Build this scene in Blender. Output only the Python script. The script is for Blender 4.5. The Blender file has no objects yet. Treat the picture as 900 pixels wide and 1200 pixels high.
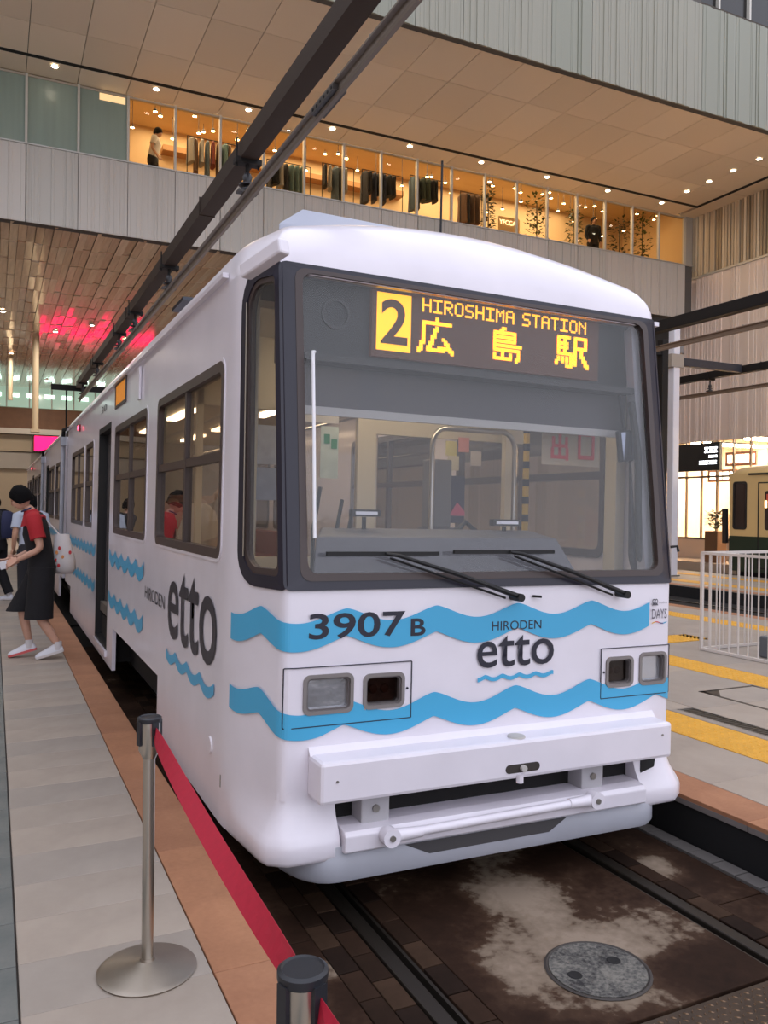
import bpy, bmesh, math, random
from mathutils import Vector, Matrix
random.seed(7)
scene = bpy.context.scene
COL = scene.collection
PI = math.pi

# ------------------------------------------------------------------ camera
cam_d = bpy.data.cameras.new('camera')
cam = bpy.data.objects.new('camera', cam_d)
COL.objects.link(cam)
Rm = Matrix(((0.90266, -0.008059, -0.43028), (-0.430206, 0.009393, -0.902682), (0.011317, 0.999923, 0.005012)))
cam.matrix_world = Matrix.Translation((-2.24, -3.42, 1.87)) @ Rm.to_4x4()
cam_d.sensor_fit = 'VERTICAL'
cam_d.sensor_height = 36.0
cam_d.lens = 36.0 * 961.0 / 1200.0
cam_d.clip_start = 0.05
cam_d.clip_end = 400
scene.camera = cam

# ------------------------------------------------------------------ sky and exposure
world = bpy.data.worlds.new('overcast_sky')
scene.world = world
world.use_nodes = True
wn = world.node_tree.nodes
bgn = wn.get('Background') or wn.new('ShaderNodeBackground')
bgn.inputs[0].default_value = (0.86, 0.88, 1.0, 1)
bgn.inputs[1].default_value = 1.82
scene.cycles.transparent_max_bounces = 24
vs = scene.view_settings
vs.view_transform = 'Standard'
vs.look = 'None'
vs.exposure = 0.0
vs.gamma = 1.0
vs.use_curve_mapping = False

# ------------------------------------------------------------------ materials
def lin(c):
    c = c / 255.0
    return c / 12.92 if c <= 0.04045 else ((c + 0.055) / 1.055) ** 2.4
MATS = {}
def mat(name, rgb=(200, 200, 200), rough=0.5, metal=0.0, noise=None, bump=None, emit=None, coat=0.0, spec=None, alpha=None, bands=None):
    """rgb in sRGB 0-255; noise=(scale, amount[, detail]); bump=(scale, strength)"""
    if name in MATS: return MATS[name]
    m = bpy.data.materials.new(name); m.use_nodes = True
    nt = m.node_tree; b = nt.nodes['Principled BSDF']
    c = (lin(rgb[0]), lin(rgb[1]), lin(rgb[2]), 1)
    b.inputs['Base Color'].default_value = c
    b.inputs['Roughness'].default_value = rough
    b.inputs['Metallic'].default_value = metal
    if coat: b.inputs['Coat Weight'].default_value = coat; b.inputs['Coat Roughness'].default_value = 0.08
    if spec is not None: b.inputs['Specular IOR Level'].default_value = spec
    if noise or bump:
        tc = nt.nodes.new('ShaderNodeTexCoord')
    if noise:
        n = nt.nodes.new('ShaderNodeTexNoise'); n.inputs['Scale'].default_value = noise[0]; n.inputs['Detail'].default_value = 5
        if len(noise) > 2:
            mp = nt.nodes.new('ShaderNodeMapping'); mp.inputs['Scale'].default_value = noise[2]
            nt.links.new(tc.outputs['Object'], mp.inputs[0]); nt.links.new(mp.outputs[0], n.inputs['Vector'])
        else:
            nt.links.new(tc.outputs['Object'], n.inputs['Vector'])
        r = nt.nodes.new('ShaderNodeValToRGB')
        r.color_ramp.elements[0].position = 0.3; r.color_ramp.elements[1].position = 0.7
        a = noise[1]
        r.color_ramp.elements[0].color = (c[0]*(1-a), c[1]*(1-a), c[2]*(1-a), 1)
        r.color_ramp.elements[1].color = (min(1, c[0]*(1+a)), min(1, c[1]*(1+a)), min(1, c[2]*(1+a)), 1)
        nt.links.new(n.outputs['Fac'], r.inputs[0]); nt.links.new(r.outputs[0], b.inputs['Base Color'])
    if bump:
        n2 = nt.nodes.new('ShaderNodeTexNoise'); n2.inputs['Scale'].default_value = bump[0]; n2.inputs['Detail'].default_value = 4
        nt.links.new(tc.outputs['Object'], n2.inputs['Vector'])
        bp = nt.nodes.new('ShaderNodeBump'); bp.inputs['Strength'].default_value = bump[1]; bp.inputs['Distance'].default_value = 0.02
        nt.links.new(n2.outputs['Fac'], bp.inputs['Height']); nt.links.new(bp.outputs[0], b.inputs['Normal'])
    if emit:
        b.inputs['Emission Color'].default_value = (lin(emit[0][0]), lin(emit[0][1]), lin(emit[0][2]), 1)
        b.inputs['Emission Strength'].default_value = emit[1]
    if alpha is not None: b.inputs['Alpha'].default_value = alpha
    MATS[name] = m
    return m
def glass_mat(name, tint=(235, 240, 240), refl=1.0, ior=1.5, rough=0.0, haze=0.0, haze_col=(200, 205, 205)):
    if name in MATS: return MATS[name]
    m = bpy.data.materials.new(name); m.use_nodes = True
    nt = m.node_tree
    for n in list(nt.nodes): nt.nodes.remove(n)
    out = nt.nodes.new('ShaderNodeOutputMaterial')
    tr = nt.nodes.new('ShaderNodeBsdfTransparent'); tr.inputs[0].default_value = (lin(tint[0]), lin(tint[1]), lin(tint[2]), 1)
    gl = nt.nodes.new('ShaderNodeBsdfGlossy'); gl.inputs['Roughness'].default_value = rough
    fr = nt.nodes.new('ShaderNodeFresnel'); fr.inputs[0].default_value = ior
    mu = nt.nodes.new('ShaderNodeMath'); mu.operation = 'MULTIPLY'; mu.inputs[1].default_value = refl
    geo = nt.nodes.new('ShaderNodeNewGeometry')      # only the entry face of a pane mirrors
    inv = nt.nodes.new('ShaderNodeMath'); inv.operation = 'SUBTRACT'; inv.inputs[0].default_value = 1.0
    nt.links.new(geo.outputs['Backfacing'], inv.inputs[1])
    m0 = nt.nodes.new('ShaderNodeMath'); m0.operation = 'MULTIPLY'
    nt.links.new(fr.outputs[0], m0.inputs[0]); nt.links.new(inv.outputs[0], m0.inputs[1])
    nt.links.new(m0.outputs[0], mu.inputs[0])
    mx = nt.nodes.new('ShaderNodeMixShader')
    nt.links.new(mu.outputs[0], mx.inputs[0]); nt.links.new(gl.outputs[0], mx.inputs[2])
    if haze > 0:
        df = nt.nodes.new('ShaderNodeBsdfDiffuse'); df.inputs[0].default_value = (lin(haze_col[0]), lin(haze_col[1]), lin(haze_col[2]), 1)
        hz = nt.nodes.new('ShaderNodeMixShader'); hz.inputs[0].default_value = haze
        nt.links.new(tr.outputs[0], hz.inputs[1]); nt.links.new(df.outputs[0], hz.inputs[2])
        nt.links.new(hz.outputs[0], mx.inputs[1])
    else:
        nt.links.new(tr.outputs[0], mx.inputs[1])
    nt.links.new(mx.outputs[0], out.inputs[0])
    MATS[name] = m
    return m

# ------------------------------------------------------------------ mesh builder
class MB:
    def __init__(s): s.v = []; s.f = []
    def add(s, vs_, fs):
        o = len(s.v); s.v += [tuple(p) for p in vs_]; s.f += [tuple(i + o for i in f) for f in fs]; return s
    def box(s, x0, x1, y0, y1, z0, z1):
        return s.add([(x0,y0,z0),(x1,y0,z0),(x1,y1,z0),(x0,y1,z0),(x0,y0,z1),(x1,y0,z1),(x1,y1,z1),(x0,y1,z1)],
                     [(0,3,2,1),(4,5,6,7),(0,1,5,4),(1,2,6,5),(2,3,7,6),(3,0,4,7)])
    def bar(s, p0, p1, w, h, up=(0,0,1)):
        p0 = Vector(p0); p1 = Vector(p1); d = (p1-p0).normalized(); up = Vector(up)
        if abs(d.dot(up)) > 0.98: up = Vector((0,1,0))
        r = d.cross(up).normalized(); u = r.cross(d)
        vs_ = []
        for p in (p0, p1):
            for a, b in ((-1,-1),(1,-1),(1,1),(-1,1)): vs_.append(p + r*a*w/2 + u*b*h/2)
        return s.add(vs_, [(3,2,1,0),(4,5,6,7),(0,1,5,4),(1,2,6,5),(2,3,7,6),(3,0,4,7)])
    def cyl(s, p0, p1, r0, r1=None, n=12, cap=True):
        r1 = r0 if r1 is None else r1
        p0 = Vector(p0); p1 = Vector(p1); d = (p1-p0).normalized()
        a = Vector((0,0,1)) if abs(d.z) < 0.9 else Vector((1,0,0))
        u = d.cross(a).normalized(); w = d.cross(u)
        vs_ = []
        for p, r in ((p0, r0), (p1, r1)):
            for i in range(n):
                t = 2*PI*i/n; vs_.append(p + u*math.cos(t)*r + w*math.sin(t)*r)
        fs = [(i, (i+1) % n, n+(i+1) % n, n+i) for i in range(n)]
        if cap: fs += [tuple(range(n-1, -1, -1)), tuple(range(n, 2*n))]
        return s.add(vs_, fs)
    def tube(s, pts, r, n=8):
        pts = [Vector(p) for p in pts]
        rr = r if isinstance(r, (list, tuple)) else [r]*len(pts)
        vs_ = []; u = None
        for k, p in enumerate(pts):
            d = (pts[min(k+1, len(pts)-1)] - pts[max(k-1, 0)]).normalized()
            if u is None:
                a = Vector((0,0,1)) if abs(d.z) < 0.9 else Vector((1,0,0)); u = d.cross(a).normalized()
            else: u = (u - d*u.dot(d)).normalized()
            w = d.cross(u)
            for i in range(n):
                t = 2*PI*i/n; vs_.append(p + (u*math.cos(t) + w*math.sin(t))*rr[k])
        fs = []
        for k in range(len(pts)-1):
            for i in range(n): fs.append((k*n+i, k*n+(i+1) % n, (k+1)*n+(i+1) % n, (k+1)*n+i))
        m = (len(pts)-1)*n
        fs += [tuple(range(n-1, -1, -1)), tuple(range(m, m+n))]
        return s.add(vs_, fs)
    def lathe(s, prof, c=(0,0,0), n=24):
        vs_ = []
        for r, z in prof:
            for i in range(n):
                t = 2*PI*i/n; vs_.append((c[0]+r*math.cos(t), c[1]+r*math.sin(t), c[2]+z))
        fs = []
        for k in range(len(prof)-1):
            for i in range(n): fs.append((k*n+i, k*n+(i+1) % n, (k+1)*n+(i+1) % n, (k+1)*n+i))
        m = (len(prof)-1)*n
        if prof[0][0] > 1e-6:      # a ring: close the profile on itself
            for i in range(n): fs.append((m+i, m+(i+1) % n, (i+1) % n, i))
        return s.add(vs_, fs)
    def prism(s, poly, fn0, fn1):
        """poly of 2d points; fn0/fn1 map (a,b) to 3d for the two caps"""
        n = len(poly)
        vs_ = [fn0(a, b) for a, b in poly] + [fn1(a, b) for a, b in poly]
        return s.add(vs_, [tuple(range(n-1, -1, -1)), tuple(range(n, 2*n))] + [(i, (i+1) % n, n+(i+1) % n, n+i) for i in range(n)])
    def loft(s, rings, closed=True, caps=True):
        n = len(rings[0]); vs_ = [p for r in rings for p in r]; fs = []
        for k in range(len(rings)-1):
            for i in range(n if closed else n-1):
                fs.append((k*n+i, k*n+(i+1) % n, (k+1)*n+(i+1) % n, (k+1)*n+i))
        if caps and closed:
            m = (len(rings)-1)*n; fs += [tuple(range(n-1, -1, -1)), tuple(range(m, m+n))]
        return s.add(vs_, fs)
    def ring(s, outer, inner, fn, d0, d1):
        """frame between two loops of equal length mapped by fn(a,b,d); d0 back, d1 front"""
        n = len(outer)
        vs_ = [fn(a, b, d1) for a, b in outer] + [fn(a, b, d1) for a, b in inner] + [fn(a, b, d0) for a, b in outer] + [fn(a, b, d0) for a, b in inner]
        fs = []
        for i in range(n):
            j = (i+1) % n
            fs += [(i, j, n+j, n+i), (n+i, n+j, 3*n+j, 3*n+i), (j, i, 2*n+i, 2*n+j), (2*n+j, 2*n+i, 3*n+i, 3*n+j)]
        return s.add(vs_, fs)
    def mesh(s, name):
        me = bpy.data.meshes.new(name); me.from_pydata(s.v, [], s.f); me.update()
        bm = bmesh.new(); bm.from_mesh(me); bmesh.ops.recalc_face_normals(bm, faces=bm.faces); bm.to_mesh(me); bm.free()
        return me
    def build(s, name, m, parent=None, smooth=None, bevel=None):
        return obj(name, s.mesh(name), m, parent, smooth, bevel)
def obj(name, me, m, parent=None, smooth=None, bevel=None):
    o = bpy.data.objects.new(name, me)
    if m is not None and not me.materials: me.materials.append(m)
    COL.objects.link(o)
    if parent is not None: o.parent = parent
    if smooth:
        me.shade_smooth(); me.set_sharp_from_angle(angle=math.radians(smooth))
    if bevel:
        md = o.modifiers.new('bevel', 'BEVEL'); md.width = bevel; md.segments = 2; md.limit_method = 'ANGLE'; md.angle_limit = math.radians(40)
    return o
def link_copy(src, parent, loc=None, name=None):
    c = src.copy(); COL.objects.link(c); c.parent = parent
    if name: c.name = name
    if loc is not None: c.location = loc
    return c
def tag(o, label, cat, group=None):
    o['label'] = label; o['category'] = cat
    if group: o['group'] = group
    return o
def thing(name, label, cat, loc=(0,0,0), rz=0.0, group=None):
    o = bpy.data.objects.new(name, None); COL.objects.link(o); o.location = loc; o.rotation_euler = (0, 0, rz); o.empty_display_size = 0.1
    return tag(o, label, cat, group)
def struct(o, label=None):
    o['kind'] = 'structure'
    if label: o['label'] = label
    return o
def copy_tree(o, parent=None):
    c = o.copy(); COL.objects.link(c); c.parent = parent
    for ch in list(o.children): copy_tree(ch, c)
    return c
def rrect(a0, a1, b0, b1, r, n=4):
    """rounded rectangle loop; r scalar or (BL, BR, TR, TL)"""
    r = r if isinstance(r, (list, tuple)) else (r, r, r, r)
    pts = []
    for (ca, cb, rr, t0) in ((a0+r[0], b0+r[0], r[0], PI), (a1-r[1], b0+r[1], r[1], 1.5*PI), (a1-r[2], b1-r[2], r[2], 0), (a0+r[3], b1-r[3], r[3], 0.5*PI)):
        for k in range(n+1):
            t = t0 + 0.5*PI*k/n; pts.append((ca + rr*math.cos(t), cb + rr*math.sin(t)))
    return pts
def holed(ub, vb, holes, fn, thick):
    """wall grid with rectangular holes; fn(u,v,d) with d the depth below the outer face"""
    ub = sorted(set([round(u, 5) for u in ub])); vb = sorted(set([round(v, 5) for v in vb]))
    nu, nv = len(ub)-1, len(vb)-1
    def solid(i, j):
        if i < 0 or j < 0 or i >= nu or j >= nv: return False
        cu = (ub[i]+ub[i+1])/2; cv = (vb[j]+vb[j+1])/2
        return not any(h[0] < cu < h[1] and h[2] < cv < h[3] for h in holes)
    mb = MB(); idx = {}
    def V(i, j, k):
        if (i, j, k) not in idx:
            idx[(i, j, k)] = len(mb.v); mb.v.append(tuple(fn(ub[i], vb[j], thick if k else 0.0)))
        return idx[(i, j, k)]
    for i in range(nu):
        for j in range(nv):
            if not solid(i, j): continue
            mb.f.append((V(i,j,0), V(i+1,j,0), V(i+1,j+1,0), V(i,j+1,0)))
            mb.f.append((V(i,j,1), V(i,j+1,1), V(i+1,j+1,1), V(i+1,j,1)))
            for di, dj, e in ((-1,0,((i,j),(i,j+1))), (1,0,((i+1,j),(i+1,j+1))), (0,-1,((i,j),(i+1,j))), (0,1,((i,j+1),(i+1,j+1)))):
                if not solid(i+di, j+dj):
                    (a, b), (c, d) = e
                    mb.f.append((V(a,b,0), V(c,d,0), V(c,d,1), V(a,b,1)))
    return mb
def text_mesh(body, bold=0.0, font=None):
    cu = bpy.data.curves.new('lettering', 'FONT'); cu.body = body; cu.size = 1.0; cu.offset = bold; cu.resolution_u = 4
    cu.align_x = 'LEFT'; cu.fill_mode = 'FRONT'
    o = bpy.data.objects.new('lettering_tmp', cu); COL.objects.link(o)
    dg = bpy.context.evaluated_depsgraph_get(); dg.update()
    me = bpy.data.meshes.new_from_object(o.evaluated_get(dg))
    bpy.data.objects.remove(o)
    return me
def lettering(name, body, a0, a1, b0, b1, fn, m, parent, bold=0.0, flip=False):
    """flat print fitted to a box, mapped onto a surface by fn(a,b)"""
    me = text_mesh(body, bold)
    xs = [v.co.x for v in me.vertices]; ys = [v.co.y for v in me.vertices]
    if not xs: return None
    x0, x1, y0, y1 = min(xs), max(xs), min(ys), max(ys)
    for v in me.vertices:
        a = (v.co.x-x0)/(x1-x0); b = (v.co.y-y0)/(y1-y0)
        v.co = Vector(fn(a0+(a1-a0)*a, b0+(b1-b0)*b))
    me.update()
    me.materials.clear()
    return obj(name, me, m, parent)

# shared materials
WHITE = mat('white_tram_paint', (230, 225, 234), 0.28, noise=(3.0, 0.04), coat=0.3)
GREYW = mat('grey_white_paint', (168, 170, 180), 0.4, noise=(4.0, 0.06))
BLUE = mat('sky_blue_print', (72, 170, 214), 0.4)
INK = mat('dark_navy_print', (38, 38, 52), 0.4)
NAVY = mat('dark_navy_gasket', (34, 32, 46), 0.35)
BROWNF = mat('dark_brown_window_frame', (66, 54, 52), 0.4)
BLACK = mat('black_rubber', (16, 16, 18), 0.6)
DARK = mat('dark_underframe', (22, 20, 20), 0.8)
CREAM = mat('cream_interior_panel', (206, 196, 172), 0.5)
GREYI = mat('grey_dashboard', (92, 92, 98), 0.5, noise=(20, 0.08))
CHROME = mat('brushed_steel', (190, 186, 178), 0.28, metal=1.0)
STEEL = mat('dull_steel', (150, 146, 140), 0.45, metal=0.8)
GLASS = glass_mat('windscreen_glass', (242, 242, 243), 1.15, haze=0.035)
SGLASS = glass_mat('side_window_glass', (240, 235, 228), 1.5, haze=0.04, haze_col=(200, 188, 176))
BEAMM = mat('dark_brown_steel', (58, 46, 38), 0.6, spec=0.25)
BEAMK = mat('near_black_steel', (26, 23, 22), 0.6, spec=0.25)

# ================================================================== THE SETTING
PZ = 0.26
def world_noise_mat(name, stops, scale=2.0, rough=0.7, spots=None, fine=0.25, vec=(1,1,1), spec=0.3):
    """stained surface: ramp over layered noise in object space; spots = [(x,y,rx,ry,weight)] lift the ramp where a stain lies"""
    m = bpy.data.materials.new(name); m.use_nodes = True; nt = m.node_tree; b = nt.nodes['Principled BSDF']
    tc = nt.nodes.new('ShaderNodeTexCoord'); mp = nt.nodes.new('ShaderNodeMapping'); mp.inputs['Scale'].default_value = vec
    nt.links.new(tc.outputs['Object'], mp.inputs[0])
    n1 = nt.nodes.new('ShaderNodeTexNoise'); n1.inputs['Scale'].default_value = scale; n1.inputs['Detail'].default_value = 6; n1.inputs['Roughness'].default_value = 0.65
    n2 = nt.nodes.new('ShaderNodeTexNoise'); n2.inputs['Scale'].default_value = scale*14; n2.inputs['Detail'].default_value = 4
    nt.links.new(mp.outputs[0], n1.inputs['Vector']); nt.links.new(mp.outputs[0], n2.inputs['Vector'])
    def M2(op, a, bb):
        x = nt.nodes.new('ShaderNodeMath'); x.operation = op
        for k, q in enumerate((a, bb)):
            if isinstance(q, (int, float)): x.inputs[k].default_value = q
            else: nt.links.new(q, x.inputs[k])
        return x.outputs[0]
    val = M2('ADD', n1.outputs['Fac'], M2('MULTIPLY', M2('SUBTRACT', n2.outputs['Fac'], 0.5), fine))
    for (sx, sy, rx, ry, w) in (spots or []):
        sp = nt.nodes.new('ShaderNodeSeparateXYZ'); nt.links.new(tc.outputs['Object'], sp.inputs[0])
        dx = M2('DIVIDE', M2('SUBTRACT', sp.outputs[0], sx), rx); dy = M2('DIVIDE', M2('SUBTRACT', sp.outputs[1], sy), ry)
        d = M2('ADD', M2('MULTIPLY', dx, dx), M2('MULTIPLY', dy, dy))
        g = M2('MAXIMUM', M2('SUBTRACT', 1.0, d), 0.0)
        val = M2('ADD', val, M2('MULTIPLY', g, w))
    r = nt.nodes.new('ShaderNodeValToRGB')
    while len(r.color_ramp.elements) < len(stops): r.color_ramp.elements.new(0.5)
    for e, (p, c) in zip(r.color_ramp.elements, stops):
        e.position = p; e.color = (lin(c[0]), lin(c[1]), lin(c[2]), 1)
    nt.links.new(val, r.inputs[0]); nt.links.new(r.outputs[0], b.inputs['Base Color'])
    b.inputs['Roughness'].default_value = rough; b.inputs['Specular IOR Level'].default_value = spec
    bp = nt.nodes.new('ShaderNodeBump'); bp.inputs['Strength'].default_value = 0.25; bp.inputs['Distance'].default_value = 0.01
    nt.links.new(val, bp.inputs['Height']); nt.links.new(bp.outputs[0], b.inputs['Normal'])
    return m

PAVE = [world_noise_mat('pale_paving_%s' % k, [(0.25, a), (0.55, b), (0.8, c)], 1.6, 0.55, fine=0.12)
        for k, a, b, c in (('a', (150,138,126), (164,152,140), (172,160,148)), ('b', (146,136,126), (158,148,138), (170,158,146)), ('c', (152,140,128), (168,155,142), (176,164,150)))]
ORANGE = [world_noise_mat('terracotta_coping_%s' % k, [(0.25, a), (0.6, b), (0.85, c)], 3.0, 0.6, fine=0.3)
          for k, a, b, c in (('a', (150,104,76), (172,122,90), (184,134,100)), ('b', (146,100,74), (166,118,88), (180,132,100)))]
TEAL = world_noise_mat('grey_green_tile', [(0.25, (92,98,96)), (0.6, (112,114,110)), (0.85, (128,126,120))], 3.0, 0.5)
YEL = mat('yellow_tactile', (216, 160, 52), 0.6, noise=(8, 0.08))
JOINT = mat('dark_joint_bed', (92, 84, 78), 0.9)
EDGEK = mat('black_platform_face', (17, 17, 20), 0.8)
LIP = mat('grey_concrete_lip', (120, 114, 112), 0.8, noise=(10, 0.1))
ASPH = world_noise_mat('rust_stained_concrete', [(0.30, (34,22,15)), (0.50, (48,32,23)), (0.62, (68,50,38)), (0.69, (120,105,90)), (0.85, (146,130,114))], 1.7, 0.75,
    spots=[(0.08, -0.05, 0.30, 0.42, 0.30), (-0.08, -0.72, 0.42, 0.46, 0.36), (0.40, -0.62, 0.34, 0.26, 0.22), (0.28, 0.35, 0.3, 0.2, 0.2), (-0.95, -0.35, 0.16, 0.12, 0.22), (0.95, -0.2, 0.12, 0.2, 0.15)], fine=0.22, spec=0.12)
TRKD = mat('dark_ballast_bed', (26, 22, 20), 0.9)
RAILM = mat('worn_rail_steel', (62, 56, 50), 0.4, metal=0.6)
KERB = mat('grey_kerb_block', (96, 92, 90), 0.8, noise=(9, 0.12))

# ground under everything
fl = struct(MB().box(-40, 40, -45, 60, -0.30, -0.06).build('floor', mat('grey_ground', (150, 142, 132), 0.9)))

def slab_mesh(name, w, l, h, m):
    e = 0.002
    mb = MB(); mb.loft([[(-w/2, -l/2, 0), (w/2, -l/2, 0), (w/2, l/2, 0), (-w/2, l/2, 0)], [(-w/2, -l/2, h-e), (w/2, -l/2, h-e), (w/2, l/2, h-e), (-w/2, l/2, h-e)],
                        [(-w/2+e, -l/2+e, h), (w/2-e, -l/2+e, h), (w/2-e, l/2-e, h), (-w/2+e, l/2-e, h)]])
    me = mb.mesh(name); me.materials.append(m); return me
def row_of(parent, name, mats, x0, x1, ys, gap, z0, h, jit=0.0007):
    """individual paving pieces between consecutive y joints"""
    cache = {}
    for k in range(len(ys)-1):
        l = ys[k+1]-ys[k]-gap; m = mats[(k*7+int(x0*10)) % len(mats)]
        key = (round(l, 3), m.name)
        if key not in cache: cache[key] = slab_mesh(name, x1-x0-gap, l, h, m)
        o = bpy.data.objects.new(name, cache[key]); COL.objects.link(o); o.parent = parent
        o.location = ((x0+x1)/2, (ys[k]+ys[k+1])/2, z0 + random.uniform(-jit, jit))
def steps(a, b, d):
    n = max(1, int(round((b-a)/d))); return [a+(b-a)*i/n for i in range(n+1)]

# left platform
pl = struct(MB().box(-9, -1.34, -6, 46, -0.05, 0.238).build('platform_left', JOINT), 'paved tram platform the camera stands on')
MB().box(-1.34, -1.318, -6, 46, -0.05, 0.232).build('platform_face', EDGEK, pl)
maj = [-3.88, -0.63, 2.62, 5.87, 9.12, 12.37, 15.62, 18.87]
ys_l, ys_c, ys_t = [], [], []
for a, b in zip(maj[:-1], maj[1:]):
    ys_l += steps(a+0.006, b-0.006, 0.325)[:-1]; ys_c += steps(a, b, 1.08)[:-1]; ys_t += steps(a, b, 0.325)[:-1]
for seq in (ys_l, ys_c, ys_t): seq.append(maj[-1])
row_of(pl, 'paving_slab', PAVE, -2.15, -1.542, ys_l, 0.003, 0.238, 0.022)
row_of(pl, 'coping_slab', ORANGE, -1.54, -1.31, ys_c, 0.003, 0.236, 0.024)
row_of(pl, 'strip_tile', [TEAL], -2.46, -2.153, ys_t, 0.005, 0.238, 0.022)
row_of(pl, 'paving_slab', PAVE, -3.67, -2.463, [-3.88 + 1.3*i for i in range(10)], 0.004, 0.238, 0.022)
MB().box(-9, -3.67, -6, 46, 0.238, 0.26).build('paving_field', PAVE[1], pl)
MB().box(-3.67, -1.31, 18.87, 46, 0.236, 0.26).build('paving_field', PAVE[0], pl)
MB().box(-3.67, -1.31, -6, -3.88, 0.236, 0.26).build('paving_field', PAVE[0], pl)

# right platform
pr = struct(MB().box(1.345, 8.42, -6, 46, -0.05, 0.238).build('platform_right', JOINT), 'wide paved platform beyond the tram')
MB().box(1.325, 1.345, -6, 46, -0.05, 0.22).build('platform_face', EDGEK, pr)
MB().box(8.42, 8.44, -6, 46, -0.05, 0.22).build('platform_face', EDGEK, pr)
row_of(pr, 'concrete_lip', [LIP], 1.31, 1.36, steps(-2.2, 14, 0.9), 0.006, 0.205, 0.032)
row_of(pr, 'coping_slab', ORANGE, 1.312, 1.60, steps(-2.2, 14, 0.9), 0.003, 0.237, 0.023)
row_of(pr, 'paving_slab', PAVE, 1.602, 2.255, steps(-2.2, 14, 1.2), 0.004, 0.238, 0.022)
row_of(pr, 'paving_slab', PAVE, 2.96, 4.165, steps(-1.0, 14, 1.2), 0.004, 0.238, 0.022)
row_of(pr, 'paving_slab', PAVE, 2.712, 2.958, [1.56] + steps(2.0, 14, 1.2), 0.004, 0.238, 0.022)
row_of(pr, 'paving_slab', PAVE, 4.625, 5.8, steps(-1.0, 4.1, 1.2), 0.004, 0.238, 0.022)
row_of(pr, 'paving_slab', PAVE, 4.625, 5.8, steps(4.6, 14, 1.2), 0.004, 0.238, 0.022)
row_of(pr, 'paving_slab', PAVE, 5.8, 7.195, steps(4.6, 15, 1.2), 0.004, 0.238, 0.022)
row_of(pr, 'paving_slab', PAVE, 7.605, 8.2, steps(2, 15, 1.2), 0.004, 0.238, 0.022)
row_of(pr, 'coping_slab', ORANGE, 8.2, 8.45, steps(2, 15, 1.2), 0.004, 0.238, 0.022)
MB().box(1.31, 8.45, -6, -2.2, 0.236, 0.26).build('paving_field', PAVE[1], pr)
MB().box(2.712, 8.45, -2.2, -1.0, 0.236, 0.26).build('paving_field', PAVE[1], pr)
MB().box(5.8, 8.45, -1.0, 2, 0.236, 0.26).build('paving_field', PAVE[1], pr)
MB().box(5.8, 7.2, 2, 4.6, 0.236, 0.26).build('paving_field', PAVE[0], pr)
MB().box(1.31, 8.45, 15, 46, 0.236, 0.26).build('paving_field', PAVE[0], pr)
def tactile_mesh(w, l, n, k):
    mb = MB(); mb.box(-w/2, w/2, -l/2, l/2, 0, 0.02)
    for i in range(n):
        for j in range(k):
            cx = -w/2 + w*(i+0.5)/n; cy = -l/2 + l*(j+0.5)/k; r = 0.016; q = 0.009
            mb.loft([[(cx+r*a, cy+r*b, 0.02) for a, b in ((1,0),(0,1),(-1,0),(0,-1))], [(cx+q*a, cy+q*b, 0.026) for a, b in ((1,0),(0,1),(-1,0),(0,-1))]])
    me = mb.mesh('tactile_tile'); me.materials.append(YEL); return me
tm = tactile_mesh(0.438, 0.438, 7, 7)
tm2 = tactile_mesh(0.40, 0.438, 6, 7)
def tactile_row(mesh, x, ys, rot=0):
    for y in ys:
        o = bpy.data.objects.new('tactile_tile', mesh); COL.objects.link(o); o.parent = pr; o.location = (x, y, 0.240); o.rotation_euler = (0, 0, rot)
tactile_row(tm, 2.483, [-1.9 + 0.442*i for i in range(32)])
tactile_row(tm, 4.395, [-0.8 + 0.442*i for i in range(32)])
tactile_row(tm2, 7.40, [2.2 + 0.442*i for i in range(28)])
for i in range(3):
    o = bpy.data.objects.new('tactile_tile', tm); COL.objects.link(o); o.parent = pr; o.location = (4.86 + 0.442*i, 4.35, 0.240)
# slot drain
gr = MB()
gr.box(2.79, 2.80, -2.2, 1.55, 0.24, 0.262); gr.box(2.945, 2.955, -2.2, 1.55, 0.24, 0.262); gr.box(2.79, 2.955, 1.54, 1.56, 0.24, 0.262)
drain = gr.build('drain_channel', STEEL, pr)
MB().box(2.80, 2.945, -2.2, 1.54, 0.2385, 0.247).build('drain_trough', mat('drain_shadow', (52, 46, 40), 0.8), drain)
sl = MB().box(-0.0725, 0.0725, -0.006, 0.006, 0, 0.010).mesh('grate_bar'); sl.materials.append(mat('grate_steel', (96, 88, 78), 0.5, metal=0.5))
for i in range(110):
    o = bpy.data.objects.new('grate_bar', sl); COL.objects.link(o); o.parent = drain; o.location = (2.8725, 1.52 - 0.033*i, 0.2475)
MB().box(2.712, 2.79, -2.2, 1.56, 0.238, 0.26).build('paving_slab', PAVE[1], pr)
# flush hatch outline let into the paving
hm = mat('hatch_frame_steel', (70, 62, 54), 0.5, metal=0.4)
hf = MB(); hx0, hx1, hy0, hy1 = 3.46, 4.14, -0.9, 1.97
for a, b, c, d in ((hx0, hx0+0.035, hy0, hy1), (hx1-0.03, hx1, hy0, hy1), (hx0, hx1, hy1-0.035, hy1), (hx0, hx1, 0.55, 0.57)): hf.box(a, b, c, d, 0.2575, 0.2622)
hf.prism([(hx0, hy1), (hx0+0.03, hy1-0.22), (hx0+0.22, hy1-0.03)], lambda a, b: (a, b, 0.2575), lambda a, b: (a, b, 0.2622))
hf.build('hatch_frame', hm, pr)

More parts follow.
